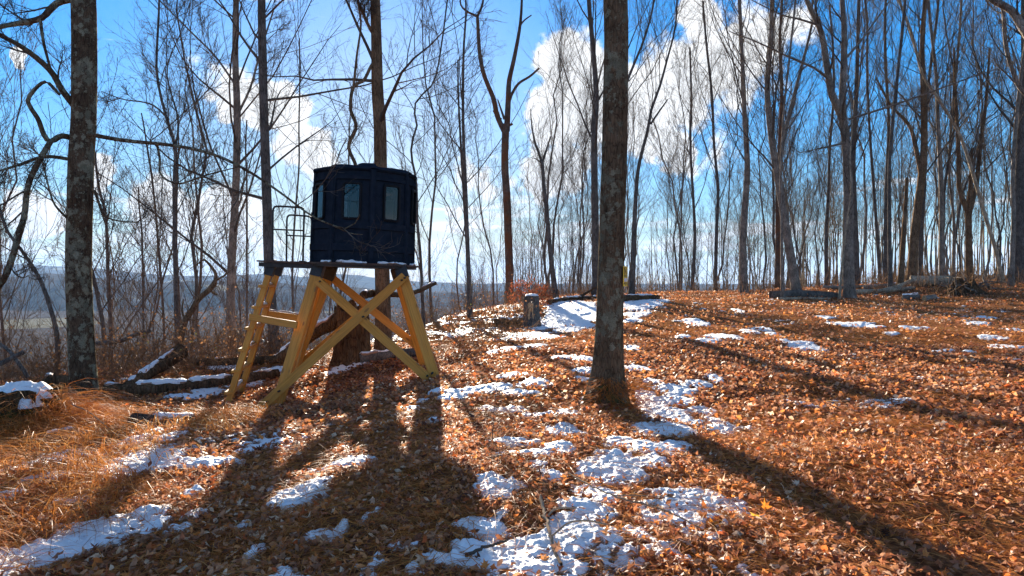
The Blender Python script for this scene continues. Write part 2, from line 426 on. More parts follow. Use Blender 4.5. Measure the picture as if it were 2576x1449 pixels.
m, t, o = new_mat('treated_lumber'); MAT['lumber'] = m
tcn = N(t, 'ShaderNodeTexCoord'); co = tcn.outputs['Object']
oi = N(t, 'ShaderNodeObjectInfo')
v = N(t, 'ShaderNodeVectorMath', operation='ADD'); t.links.new(co, v.inputs[0]); t.links.new(oi.outputs['Random'], v.inputs[1])
g = noise(t, mapping(t, v.outputs[0], (26, 26, 1.3)), 1.6, 6, .62, .8)
bl = noise(t, mapping(t, v.outputs[0], (5, 5, 1.1)), 1.2, 3)
kn = N(t, 'ShaderNodeTexVoronoi'); kn.inputs['Scale'].default_value = 1.0; t.links.new(mapping(t, v.outputs[0], (7, 7, 2.6)), kn.inputs['Vector'])
col = ramp(t, g.outputs['Fac'], [(.3, (.36, .135, .014)), (.5, (.58, .24, .022)), (.7, (.72, .34, .045))]).outputs[0]
col = mixc_(t, mrange(t, bl.outputs['Fac'], .4, .7, 0, .5), col, (.60, .30, .06))
col = mixc_(t, mrange(t, kn.outputs['Distance'], .10, .16, .75, 0), col, (.14, .06, .02))
col = mixc_(t, mth(t, 'MULTIPLY_ADD', oi.outputs['Random'], .22, 0.0), col, (.40, .22, .07))
princ(t, o, col, .7, g.outputs['Fac'], .25, .006)

m, t, o = new_mat('cut_wood'); MAT['cutwood'] = m
co = N(t, 'ShaderNodeTexCoord').outputs['Object']
g = noise(t, co, 30, 5)
princ(t, o, ramp(t, g.outputs['Fac'], [(.35, (.34, .20, .10)), (.65, (.58, .40, .23))]).outputs[0], .8, g.outputs['Fac'], .3, .01)

m, t, o = new_mat('black_plastic'); MAT['plastic'] = m
co = N(t, 'ShaderNodeTexCoord').outputs['Object']
g = noise(t, co, 9, 5, .6); g2 = noise(t, co, 260, 2)
princ(t, o, ramp(t, g.outputs['Fac'], [(.35, (.012, .018, .028)), (.7, (.022, .030, .043))]).outputs[0], mrange(t, g.outputs['Fac'], .3, .7, .38, .55), g2.outputs['Fac'], .12, .003)
m, t, o = new_mat('window_rubber'); MAT['rubber'] = m
princ(t, o, (.006, .007, .009), .7, Specular_IOR_Level=.2)
m, t, o = new_mat('black_paint_steel'); MAT['steel'] = m
co = N(t, 'ShaderNodeTexCoord').outputs['Object']
g = noise(t, co, 14, 5)
princ(t, o, ramp(t, g.outputs['Fac'], [(.4, (.014, .013, .013)), (.75, (.04, .032, .027))]).outputs[0], .5, g.outputs['Fac'], .1, .003, Metallic=.2)
m, t, o = new_mat('brown_deck_board'); MAT['deck'] = m
co = N(t, 'ShaderNodeTexCoord').outputs['Object']
g = noise(t, co, 18, 5)
princ(t, o, ramp(t, g.outputs['Fac'], [(.35, (.035, .02, .014)), (.7, (.10, .055, .035))]).outputs[0], .7, g.outputs['Fac'], .2, .004)
m, t, o = new_mat('window_glass'); MAT['glass'] = m
fr = N(t, 'ShaderNodeFresnel'); fr.inputs[0].default_value = 1.55
tb = N(t, 'ShaderNodeBsdfTransparent'); tb.inputs[0].default_value = (.13, .17, .21, 1)
gl = N(t, 'ShaderNodeBsdfGlossy'); gl.inputs['Roughness'].default_value = .01; gl.inputs['Color'].default_value = (.9, .95, 1, 1)
mx = N(t, 'ShaderNodeMixShader'); t.links.new(mth(t, 'MULTIPLY_ADD', fr.outputs[0], .8, .01, clamp=True), mx.inputs[0])
t.links.new(tb.outputs[0], mx.inputs[1]); t.links.new(gl.outputs[0], mx.inputs[2]); t.links.new(mx.outputs[0], o.inputs['Surface'])
def plain(name, col, rough=.6):
    m, t, o = new_mat(name)
    co = N(t, 'ShaderNodeTexCoord').outputs['Object']
    g = noise(t, co, 25, 4)
    princ(t, o, ramp(t, g.outputs['Fac'], [(.3, tuple(c * .85 for c in col)), (.7, col)]).outputs[0], rough); return m
MAT['yellow'] = plain('sign_yellow', (.92, .56, .02), .45)
MAT['ink'] = plain('sign_ink', (.02, .018, .016), .6)
MAT['white'] = plain('sign_white', (.75, .72, .74), .6)
MAT['strip_board'] = plain('pale_board', (.62, .46, .24), .7)

# ------------------------------------------------------------------ ground sheet
def polar_sheet(radii, azs):
    A, R = np.meshgrid(azs, radii)
    x = R * np.sin(A); y = R * np.cos(A)
    return x, y
front = np.radians(np.arange(-62, 62.01, .55))
backa = np.radians(np.arange(66, 294.01, 4.0))
azs = np.concatenate([front, backa])
radii = np.concatenate([np.geomspace(.25, 1.5, 16)[:-1], np.geomspace(1.5, 46, 170)[:-1], np.geomspace(46, 7000, 90)])
x, y = polar_sheet(radii, azs)
z = ground(x, y)
nr, na = x.shape
V = np.stack([x, y, z], -1).reshape(-1, 3)
i, j = np.meshgrid(np.arange(nr - 1), np.arange(na), indexing='ij'); j2 = (j + 1) % na
Q = np.stack([i * na + j, i * na + j2, (i + 1) * na + j2, (i + 1) * na + j], -1).reshape(-1, 4)
c0 = len(V); V = np.vstack([V, [[0, 0, g1(0, 0)]]])
T = np.stack([np.full(na, c0), (np.arange(na) + 1) % na, np.arange(na)], -1)
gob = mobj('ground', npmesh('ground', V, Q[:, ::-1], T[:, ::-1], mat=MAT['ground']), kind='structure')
# make sure it faces up
if gob.data.polygons[nr * na // 3].normal.z < 0: gob.data.flip_normals()

# distant ridges beyond the valley
def ridge(name, D, pts, base, seed, amp):
    az = np.radians(np.linspace(-75, 75, 700))
    pa = np.array([math.degrees(math.atan((p[0] - CX) / F)) for p in pts]); ph = np.array([(HY - p[1]) / F for p in pts])
    ht = np.interp(np.degrees(az), pa, ph)
    k = np.linspace(0, 1, 16)
    A, K = np.meshgrid(az, k)
    Rr = D * (1 - .32 * (1 - K)) / np.maximum(np.cos(A), .35)
    top = CZ + ht * D + amp * D * (fbm(np.degrees(az) * .35, az * 0 + seed, seed, 4)) + .0012 * D * fbm(np.degrees(az) * 9, az * 0, seed + 3, 2)
    Z = base + (top[None, :] - base) * (np.sin(K * math.pi / 2) ** 1.3)
    Z = Z + (1 - K) * K * 4 * .012 * D * fbm(np.degrees(A) * .8, K * 5, seed + 7, 3)
    back = np.stack([Rr[-1:] * 1.25 * np.sin(A[-1:]), Rr[-1:] * 1.25 * np.cos(A[-1:]), Z[-1:] * 0 + base], -1)
    P = np.stack([Rr * np.sin(A), Rr * np.cos(A), Z], -1)
    P = np.concatenate([P, back], 0)
    n0, n1_ = P.shape[:2]
    i, j = np.meshgrid(np.arange(n0 - 1), np.arange(n1_ - 1), indexing='ij')
    Q = np.stack([i * n1_ + j, i * n1_ + j + 1, (i + 1) * n1_ + j + 1, (i + 1) * n1_ + j], -1).reshape(-1, 4)
    mobj(name, npmesh(name, P.reshape(-1, 3), Q, mat=MAT['hill']), kind='structure')
ridge('near_hills', 1500, [(-900, 720), (0, 700), (120, 688), (260, 700), (420, 712), (620, 705), (760, 716), (900, 722), (1100, 735), (1500, 730), (2600, 722), (4200, 720)], -60, 4, .006)
ridge('far_hills', 3600, [(-900, 670), (-100, 672), (60, 664), (200, 672), (420, 692), (560, 694), (680, 688), (760, 696), (850, 690), (900, 692), (1000, 706), (1100, 712), (1500, 714), (2000, 714), (2600, 712), (4200, 705)], -70, 21, .003)

# ================================================================== tubes and trees
def tubes(P, R, sides, cap=False):
    """P (B,n,3), R (B,n) -> V, Q"""
    B, n, _ = P.shape
    T = np.gradient(P, axis=1); T = nrm(T)
    avg = nrm(P[:, -1] - P[:, 0] + 1e-6)
    ref = np.where(np.abs(avg[:, 2:3]) > .8, np.array([[1., .2, 0]]), np.array([[.1, .2, 1.]]))
    ref = np.broadcast_to(ref[:, None, :], T.shape)
    A = nrm(ref - (ref * T).sum(-1, keepdims=True) * T); Bn = np.cross(T, A)
    th = np.arange(sides) / sides * 2 * math.pi
    ring = np.cos(th)[None, None, :, None] * A[:, :, None, :] + np.sin(th)[None, None, :, None] * Bn[:, :, None, :]
    V = P[:, :, None, :] + ring * R[:, :, None, None]
    b, i, s = np.meshgrid(np.arange(B), np.arange(n - 1), np.arange(sides), indexing='ij')
    s2 = (s + 1) % sides
    base = b * n * sides
    Q = np.stack([base + i * sides + s, base + i * sides + s2, base + (i + 1) * sides + s2, base + (i + 1) * sides + s], -1).reshape(-1, 4)
    return V.reshape(-1, 3), Q
class Acc:
    def __init__(s): s.V = []; s.Q = []; s.n = 0
    def add(s, V, Q): s.V.append(V); s.Q.append(Q + s.n); s.n += len(V)
    def tube(s, P, R, sides):
        if len(P): s.add(*tubes(P, R, sides))
    def mesh(s, name, mat, smooth=True):
        return npmesh(name, np.concatenate(s.V), np.concatenate(s.Q), mat=mat, smooth=smooth)

def resample(pts, n):
    pts = np.asarray(pts, dtype=float)
    d = np.concatenate([[0], np.cumsum(np.linalg.norm(np.diff(pts, axis=0), axis=1))])
    # Catmull-Rom through the points
    tt = np.linspace(0, d[-1], n); out_ = []
    ext = np.vstack([2 * pts[0] - pts[1], pts, 2 * pts[-1] - pts[-2]])
    for u in tt:
        k = min(max(np.searchsorted(d, u, side='right') - 1, 0), len(pts) - 2)
        f = (u - d[k]) / max(d[k + 1] - d[k], 1e-9)
        p0, p1, p2, p3 = ext[k], ext[k + 1], ext[k + 2], ext[k + 3]
        out_.append(.5 * ((2 * p1) + (-p0 + p2) * f + (2 * p0 - 5 * p1 + 4 * p2 - p3) * f * f + (-p0 + 3 * p1 - 3 * p2 + p3) * f ** 3))
    return np.array(out_), tt / d[-1]

def sprout(P, R, K, t0, t1, ang, lr, n, up, wob, rs, rmin, g, lmin=.15, lmax=9):
    """K children on every polyline of P (B,m,3); returns P2 (B*K,n,3), R2"""
    B, m, _ = P.shape
    t = (np.arange(K)[None, :] + g.uniform(0, 1, (B, K))) / K * (t1 - t0) + t0
    f = t * (m - 1); i = np.minimum(f.astype(int), m - 2); f = f - i
    bi = np.arange(B)[:, None]
    a = P[bi, i]; b = P[bi, i + 1]
    S = a + (b - a) * f[..., None]
    tang = nrm(b - a)
    r0 = (R[bi, i] + (R[bi, i + 1] - R[bi, i]) * f) * rs * g.uniform(.7, 1.0, (B, K))
    Lp = np.linalg.norm(np.diff(P, axis=1), axis=2).sum(1)[:, None]
    Lc = np.clip(Lp * lr * g.uniform(.6, 1.25, (B, K)) * (1.12 - .55 * (t - t0) / max(t1 - t0, .01)), lmin, lmax)
    q = g.normal(size=(B, K, 3)); q = nrm(q - (q * tang).sum(-1, keepdims=True) * tang)
    an = np.radians(g.normal(ang, ang * .22, (B, K)))[..., None]
    D = nrm(np.cos(an) * tang + np.sin(an) * q).reshape(-1, 3)
    S = S.reshape(-1, 3); st = (Lc.reshape(-1, 1) / (n - 1))
    out_ = [S]
    for k in range(n - 1):
        D = nrm(D + wob * g.normal(size=D.shape) + np.array([0, 0, up]))
        S = S + D * st; out_.append(S)
    P2 = np.stack(out_, 1)
    r0 = np.maximum(r0.reshape(-1), rmin * 1.15)
    R2 = r0[:, None] + (rmin * .8 - r0)[:, None] * np.linspace(0, 1, n)[None, :] ** .8
    return P2, R2

def trunk_tube(acc, P, R, sides, seed, amp=.05, flare=0.0):
    V, Q = tubes(P[None], R[None], sides)
    n = len(P); V = V.reshape(n, sides, 3)
    th = np.arange(sides) / sides * 2 * math.pi
    s = np.concatenate([[0], np.cumsum(np.linalg.norm(np.diff(P, axis=0), axis=1))])
    TH, S = np.meshgrid(th, s)
    nn = fbm(np.cos(TH) * 1.6 + seed * 3.1, np.sin(TH) * 1.6 + S * 1.1, seed, 3) * 2
    fl = 1 + flare * np.exp(-S / .34) * (1 + .55 * np.sin(TH * 5 + seed) * 1.0)
    off = (V - P[:, None, :])
    V = P[:, None, :] + off * ((1 + amp * 2 * nn) * fl)[..., None]
    acc.add(V.reshape(-1, 3), Q)

ALL_TRI = [0]
def build_tree(name, label, path, Y, w0, w1, H=18, bark='bark_grey', twig='twig', limbs=(), crown=(4.5, 14, 7, 5, 3), seed=1, lean=None,
               sides=10, dY=None, group=None, up=.10, flare=.5, tiprad=.05, nores=34, rmin=.003, cat='tree', ang=38, amp=.05, dead=False, l1=.30):
    """path: (column,row) list from the ground up at distance Y; w0/w1: widths in px at ground and at the last path point"""
    g = np.random.default_rng(seed + 1000)
    pts = [W(px, py, Y + (0 if dY is None else dY[k])) for k, (px, py) in enumerate(path)]
    base = pts[0].copy(); gz = g1(base[0], base[1])
    if pts[0][2] > gz - .02 or True:
        d0 = pts[1] - pts[0]
        base[2] = gz - .12
        if base[2] < pts[0][2] - .2: pts = [base] + pts
        else: pts[0] = base
    wm = Y / F
    if Y > 20: w0 *= .82; w1 *= .82
    top = pts[-1].copy(); known = len(pts)
    if H > top[2] - base[2] + .5:
        d = nrm((pts[-1] - pts[-2])[None])[0]; d[0] *= .45; d[1] *= .4; rem = base[2] + H - top[2]
        k = max(3, int(rem / 2.2))
        p = top
        for q in range(k):
            d = nrm((d + g.normal(0, .06, 3) + np.array([0, 0, .12]))[None])[0]
            p = p + d * rem / k / max(d[2], .5); pts.append(p)
    P, tt = resample(pts, nores)
    cum = np.concatenate([[0], np.cumsum(np.linalg.norm(np.diff(np.array(pts), axis=0), axis=1))]); tk = cum[known - 1] / cum[-1]
    r0, r1 = w0 * wm / 2, w1 * wm / 2
    R = np.interp(tt, [0, tk, 1], [r0, r1, min(r1, tiprad)]) if tk < .999 else np.interp(tt, [0, 1], [r0, r1])
    root = empty(name, tuple(base), label=label, cat=cat, group=group)
    org = base
    ta = Acc(); trunk_tube(ta, P - org, R, sides, seed, amp, flare)
    mains = [(P, R)]
    for li in limbs:
        lp = [W(px, py, Y + dy) for px, py, dy in li['p']]
        n = max(8, 3 * len(lp)); Pl, tl = resample(lp, n)
        if li.get('wob', .0): Pl = Pl + g.normal(0, li['wob'], Pl.shape) * np.linspace(0, 1, n)[:, None]
        Rl = np.interp(tl, [0, 1], [li['w'][0] * wm / 2, li['w'][1] * wm / 2])
        if li.get('part', 'trunk') == 'trunk': ta.tube((Pl - org)[None], Rl[None], 8)
        mains.append((Pl, Rl) if not li.get('bare') else None)
    mobj('trunk', ta.mesh('trunk', MAT[bark]), root)
    if not dead:
        ca = Acc()
        z0, k1, k2, k3, k4 = crown
        t0 = float(np.interp(base[2] + z0, P[:, 2], tt)); t0 = min(t0, .9)
        P1, R1 = sprout(P[None], R[None], k1, t0, .985, ang, l1, 8, up, .10, .42, .009, g, lmax=6.5)
        PP = [P1]; RR = [R1]
        for mn in mains[1:]:
            if mn is None: continue
            a, b = sprout(mn[0][None], mn[1][None], max(5, int(k1 * .5)), .2, 1.0, 40, .34, 7, up * .7, .11, .5, .009, g)
            PP.append(a); RR.append(b)
        P1 = np.concatenate([np.stack([np.stack([np.interp(np.linspace(0, 1, 8), np.linspace(0, 1, q.shape[1]), b_[:, c]) for c in range(3)], -1) for b_ in q]) for q in PP]); R1 = np.concatenate([np.stack([np.interp(np.linspace(0, 1, 8), np.linspace(0, 1, q.shape[1]), b_) for b_ in q]) for q in RR])
        ca.tube(P1 - org, R1, 4) if len(PP) == 1 else [ca.tube(a_ - org, b_, 4) for a_, b_ in zip(PP, RR)]
        if k2:
            P2, R2 = sprout(P1, R1, k2, .18, 1.0, 36, .46, 6, up * .8, .11, .62, rmin * 1.6, g); ca.tube(P2 - org, R2, 3)
            if k3:
                P3, R3 = sprout(P2, R2, k3, .15, 1.0, 36, .50, 4, up * .6, .13, .66, rmin * 1.1, g); ca.tube(P3 - org, R3, 3)
                if k4:
                    P4, R4 = sprout(P3, R3, k4, .2, 1.0, 36, .5, 3, up * .5, .15, .7, rmin, g); ca.tube(P4 - org, R4, 3)
        mobj('crown', ca.mesh('crown', MAT[twig]), root)
    return root

# ------------------------------------------------------------------ the trees one can tell apart
# stout lichened tree beside the mossy stump, with crooked limbs
build_tree('lichened_tree', 'stout trunk mottled with pale lichen, standing beside the mossy stump', [(214, 1000), (207, 907), (201, 776), (198, 657), (204, 420), (211, 281), (210, 0)], 12.0, 60, 55, H=17,
    bark='bark_left', sides=28, nores=70, flare=.22, seed=3, amp=.03, crown=(7.5, 10, 5, 4, 2), limbs=[
    dict(p=[(190, 270, 0), (155, 225, -.2), (127, 178, -.3), (61, 122, -.5), (0, 88, -.7), (-80, 40, -.9)], w=(17, 9)),
    dict(p=[(200, -6, 0), (150, 5, -.1), (127, 23, -.2), (101, 47, -.3), (33, 61, -.4), (0, 68, -.5), (-70, 90, -.5)], w=(18, 9)),
    dict(p=[(101, 47, -.3), (110, 108, -.35), (127, 174, -.3)], w=(8, 6), bare=True),
    dict(p=[(190, 350, 0), (155, 342, -.2), (127, 356, -.35), (110, 338, -.4), (96, 300, -.45), (75, 267, -.5), (73, 244, -.5), (113, 206, -.45), (150, 238, -.4)], w=(15, 7), bare=True),
    dict(p=[(127, 356, -.35), (94, 413, -.5), (70, 469, -.6), (61, 544, -.6), (42, 610, -.7), (16, 690, -.8), (-20, 740, -.8)], w=(13, 15)),
    dict(p=[(185, 402, 0), (113, 394, -.3), (47, 415, -.5), (-20, 436, -.7)], w=(10, 5)),
    dict(p=[(225, 338, -.1), (310, 353, -.3), (420, 364, -.6), (500, 378, -.8), (570, 402, -1.0), (640, 440, -1.2), (710, 488, -1.4), (780, 540, -1.55), (835, 566, -1.6), (872, 574, -1.65), (900, 555, -1.7), (906, 540, -1.7)], w=(11, 2.6)),
    dict(p=[(395, 362, -.5), (402, 400, -.5), (405, 440, -.5), (450, 462, -.6), (520, 440, -.7), (600, 420, -.8)], w=(6, 2.5)),
    dict(p=[(835, 566, -1.6), (880, 586, -1.7), (912, 590, -1.75)], w=(3, 1.6), bare=True),
    dict(p=[(170, 550, 0), (135, 510, -.2), (115, 440, -.3), (105, 400, -.3)], w=(6, 3)),
    dict(p=[(238, 480, 0), (262, 540, -.2), (300, 556, -.3), (345, 560, -.3)], w=(7, 2))])
# main foreground tree with the yellow sign
sign_tree = build_tree('lichened_tree', 'big lichened trunk with a yellow sign nailed to its side', [(1524, 1020), (1530, 920), (1533, 820), (1536, 700), (1543, 450), (1548, 200), (1548, 0)], 8.1, 70, 60, H=17,
    bark='bark_near', sides=32, nores=80, flare=.75, seed=5, amp=.035, crown=(7.0, 12, 6, 4, 2))
build_tree('bare_tree', 'bare brown trunk right behind the black hunting blind', [(966, 885), (963, 760), (960, 600), (957, 412), (955, 309), (950, 240), (947, 137), (944, 0)], 14.5, 41, 25, H=18,
    bark='bark_brown', sides=18, nores=50, flare=.2, seed=11, crown=(4.6, 16, 7, 5, 3), ang=62, up=.05, limbs=[
    dict(p=[(946, 150, 0), (934, 165, -.1), (915, 202, -.2), (889, 219, -.25), (882, 274, -.3), (896, 319, -.3), (877, 367, -.3), (893, 410, -.3), (898, 430, -.3)], w=(8, 9), bare=True),
    dict(p=[(889, 219, -.25), (898, 137, -.3), (908, 62, -.35), (900, 5, -.4), (890, -60, -.4)], w=(6, 4), bare=True),
    dict(p=[(945, 90, 0), (930, 70, -.1), (912, 31, -.2), (890, -25, -.3)], w=(9, 6))])
build_tree('bare_tree', 'slim upright trunk rising right behind the ladder and handrails', [(690, 868), (682, 760), (676, 650), (668, 400), (662, 200), (658, 0)], 17, 27, 19, H=18, bark='bark_dark', seed=13, crown=(3.2, 17, 6, 5, 2), ang=55, up=.06, sides=14)
build_tree('bare_tree', 'bare trunk whose long fan branches lean out over the valley beside the ladder', [(582, 850), (580, 760), (583, 650), (592, 500), (597, 300), (592, 150), (594, 0)], 20, 24, 14, H=18, bark='bark_grey', seed=17, crown=(3.6, 20, 7, 5, 2), ang=45, up=.10, sides=14, limbs=[
    dict(p=[(597, 290, 0), (630, 220, .4), (655, 130, .8), (690, 20, 1.0)], w=(7, 4)), dict(p=[(590, 210, 0), (540, 140, .5), (480, 80, .8), (400, 0, 1.0)], w=(6, 3))])
# slimmer trees of the valley brink
brink = [
 ([(446, 870), (441, 680), (438, 469), (441, 375), (417, 291), (394, 178)], 18, 13, 6, 14, 'slim trunk with a bent top whose twigs spread in a fan above the brush', 21),
 ([(279, 865), (272, 700), (266, 540), (250, 480)], 21, 14, 8, 12, 'straight slender trunk just behind the lichened tree, on the valley brink', 22),
 ([(262, 860), (248, 760), (236, 700), (210, 600)], 19, 13, 8, 10, 'dark slanting trunk leaning behind the lichened tree', 23),
 ([(361, 850), (358, 612), (350, 520)], 22, 8, 5, 9, 'thin pole-like sapling standing alone above the snowy log', 24),
 ([(413, 850), (400, 640), (385, 469), (375, 400)], 23, 9, 6, 12, 'thin trunk leaning slightly towards the mossy stump', 25),
 ([(453, 850), (447, 700), (443, 600), (445, 450)], 26, 10, 7, 13, 'grey trunk rising behind the crooked dead snag', 26),
 ([(621, 850), (621, 640), (621, 469), (618, 380)], 24, 8, 5, 12, 'thin straight trunk seen just past the ladder rails', 27),
 ([(144, 850), (125, 769), (108, 720), (89, 681), (49, 622), (10, 560)], 15, 13, 7, 9, 'slanting crooked young tree leaning out over the mossy stump', 28),
 ([(740, 850), (735, 700), (741, 560), (752, 420)], 22, 9, 5, 13, 'thin trunk seen through the porch handrails', 29),
 ([(1066, 830), (1058, 650), (1050, 560), (1047, 456), (1038, 412), (1035, 364), (1050, 309), (1040, 274), (1056, 244), (1093, 202)], 16.5, 9, 4, 9.5, 'thin crooked sapling zigzagging up beside the blind', 30),
 ([(1183, 800), (1172, 497), (1165, 309), (1166, 137), (1172, 34)], 22, 15, 6, 14, 'tall slim trunk with a second stem close beside it', 31),
]
for path, Y, w0, w1, H, lab, sd_ in brink:
    lim = ()
    if sd_ == 31: lim = [dict(p=[(1176, 640, 0), (1165, 463, .2), (1159, 360, .2), (1153, 240, .2), (1152, 150, .2)], w=(8, 4))]
    if sd_ == 21: lim = [dict(p=[(441, 375, 0), (448, 300, .3), (420, 190, .5), (435, 120, .5)], w=(6, 2.5)), dict(p=[(425, 300, 0), (380, 262, .2), (310, 250, .4), (255, 230, .6)], w=(5, 2))]
    build_tree('young_tree', lab, path, Y, w0, w1, H=H, bark='bark_dark', seed=sd_, crown=(2.6, 13, 6, 4, 2), ang=42, limbs=lim, sides=8, tiprad=.02)
# trees in the middle distance
build_tree('forked_tree', 'dead forked tree with reddish lower bark and broken limbs', [(1284, 768), (1280, 640), (1275, 497), (1270, 412), (1272, 312)], 31, 26, 22, H=0.1, bark='bark_red', seed=41, dead=True, sides=14, limbs=[
    dict(p=[(1268, 330, 0), (1251, 292, 0), (1241, 247, 0), (1220, 195, 0), (1207, 137, 0), (1201, 41, 0)], w=(14, 8), bare=True),
    dict(p=[(1201, 41, 0), (1214, 10, .2), (1216, -30, .3)], w=(7, 4), bare=True), dict(p=[(1201, 41, 0), (1172, 27, -.2), (1158, 7, -.3), (1163, -30, -.3)], w=(6, 3), bare=True),
    dict(p=[(1275, 330, 0), (1279, 240, 0), (1281, 202, 0), (1294, 144, 0), (1309, 58, 0), (1314, -30, 0)], w=(16, 5), bare=True),
    dict(p=[(1281, 255, 0), (1290, 232, -.2), (1306, 209, -.3), (1333, 192, -.4), (1357, 171, -.5)], w=(8, 5), bare=True),
    dict(p=[(1305, 70, 0), (1318, 52, 0), (1337, 38, 0)], w=(5, 3), bare=True), dict(p=[(1269, 300, 0), (1262, 280, 0), (1252, 250, 0)], w=(7, 3), bare=True),
    dict(p=[(1262, 300, 0), (1248, 290, 0), (1240, 278, 0)], w=(5, 3), bare=True), dict(p=[(1279, 316, 0), (1290, 312, 0)], w=(8, 5), bare=True)])
build_tree('forked_tree', 'thin dead trunk ending in a bare V of two prongs', [(1401, 757), (1385, 640), (1376, 540), (1369, 480), (1364, 408)], 27, 16, 11, H=.1, bark='bark_dark', seed=42, dead=True, limbs=[
    dict(p=[(1364, 412, 0), (1352, 375, 0), (1345, 357, 0), (1337, 309, 0), (1335, 274, 0)], w=(8, 2), bare=True), dict(p=[(1364, 410, 0), (1372, 385, 0), (1385, 343, 0)], w=(7, 3), bare=True),
    dict(p=[(1364, 412, 0), (1352, 402, 0), (1342, 397, 0)], w=(5, 2), bare=True)])
build_tree('bare_tree', 'tall bare tree with a dense fine crown close behind the sign tree', [(1502, 744), (1498, 600), (1496, 497), (1495, 343), (1500, 240), (1490, 103), (1484, 40)], 28, 27, 13, H=20, bark='bark_dark', seed=43, crown=(5.5, 20, 8, 5, 3), up=.13, ang=34, sides=12)
build_tree('bare_tree', 'bare tree hidden behind the sign tree, one limb showing past its trunk', [(1552, 748), (1553, 560), (1556, 400), (1566, 250), (1591, 171), (1615, 113), (1640, 30)], 24, 16, 6, H=15, bark='bark_dark', seed=44, crown=(6.5, 16, 7, 5, 3), up=.13, ang=30)
build_tree('bare_tree', 'slanting tree leaning away from the sign tree, with one broken side limb', [(1588, 746), (1599, 497), (1608, 412), (1629, 329), (1639, 274), (1659, 220), (1677, 154), (1700, 60)], 26, 17, 5, H=16, bark='bark_dark', seed=45, crown=(7.5, 15, 6, 5, 3), up=.12, ang=30, limbs=[dict(p=[(1637, 312, 0), (1655, 285, 0), (1680, 250, 0)], w=(6, 3), bare=True)])
build_tree('bare_tree', 'straight grey trunk standing alone at the back edge of the leafy clearing', [(1872, 738), (1869, 620), (1874, 520), (1880, 420), (1872, 263), (1866, 120)], 28, 23, 11, H=18, bark='bark_grey', seed=46, crown=(4.8, 18, 7, 5, 2), up=.14, ang=30, sides=12)
build_tree('bare_tree', 'leaning grey trunk at the end of the dark rotten log', [(2006, 742), (1994, 670), (1982, 604), (1961, 473), (1940, 342), (1930, 210), (1940, 90)], 25, 28, 13, H=18, bark='bark_grey', seed=47, crown=(4.4, 17, 7, 5, 2), up=.14, ang=32, sides=14, flare=.35, limbs=[dict(p=[(1958, 450, 0), (1968, 368, .3), (1990, 270, .5), (2035, 95, .8), (2055, 0, 1)], w=(12, 5))])
build_tree('young_tree', 'thin straight sapling right beside the leaning grey trunk', [(1969, 757), (1967, 640), (1966, 552), (1964, 440)], 24, 11, 6, H=11, bark='bark_grey', seed=48, crown=(3.0, 12, 6, 4, 2), up=.12)
build_tree('bare_tree', 'dark straight trunk right behind the leaning grey trunk', [(1956, 716), (1957, 600), (1957, 473), (1962, 350)], 33, 16, 11, H=17, bark='bark_red', seed=49, crown=(5, 16, 7, 5, 3), up=.14, ang=32)
build_tree('forked_tree', 'tall grey tree forking into two limbs high above the leafy clearing', [(2137, 752), (2135, 640), (2135, 525), (2129, 368), (2119, 294), (2116, 262)], 25, 33, 23, H=.1, bark='bark_grey', seed=50, crown=(5.0, 8, 6, 5, 2), flare=.35, sides=16, up=.10, ang=45, l1=.3, limbs=[
    dict(p=[(2116, 290, 0), (2104, 262, 0), (2090, 226, 0), (2069, 95, .1), (2052, 50, .2), (2030, 0, .3), (2005, -90, .5)], w=(19, 9)),
    dict(p=[(2118, 285, 0), (2119, 240, 0), (2121, 200, 0), (2124, 79, -.1), (2119, 0, -.2), (2125, -110, -.3)], w=(18, 9)),
    dict(p=[(2092, 205, 0), (2050, 172, -.4), (1993, 147, -.7), (1914, 110, -1.0), (1835, 79, -1.3)], w=(7, 2)),
    dict(p=[(2055, 62, .2), (2010, 48, -.2), (1966, 37, -.5), (1890, 0, -.8)], w=(6, 2)),
    dict(p=[(2124, 360, 0), (2070, 372, -.6), (2010, 385, -1.2)], w=(6, 2)),
    dict(p=[(2124, 150, 0), (2160, 110, .4), (2200, 55, .8), (2240, 0, 1.0)], w=(7, 3)),
    dict(p=[(2135, 300, 0), (2230, 270, -.8), (2340, 232, -1.6), (2440, 195, -2.2), (2520, 170, -2.6)], w=(6, 2))])
build_tree('young_tree', 'pale sapling leaning against the tall forked grey tree', [(2111, 752), (2117, 680), (2124, 610), (2140, 480)], 24.6, 8, 4, H=7.5, bark='bark_pale', seed=51, crown=(3, 8, 5, 4, 2))
build_tree('bare_tree', 'dark trunk partly hidden behind the tall forked grey tree', [(2154, 705), (2152, 620), (2146, 420), (2150, 330)], 31, 21, 13, H=17, bark='bark_dark', seed=52, crown=(5, 18, 7, 5, 3), up=.14, ang=32)
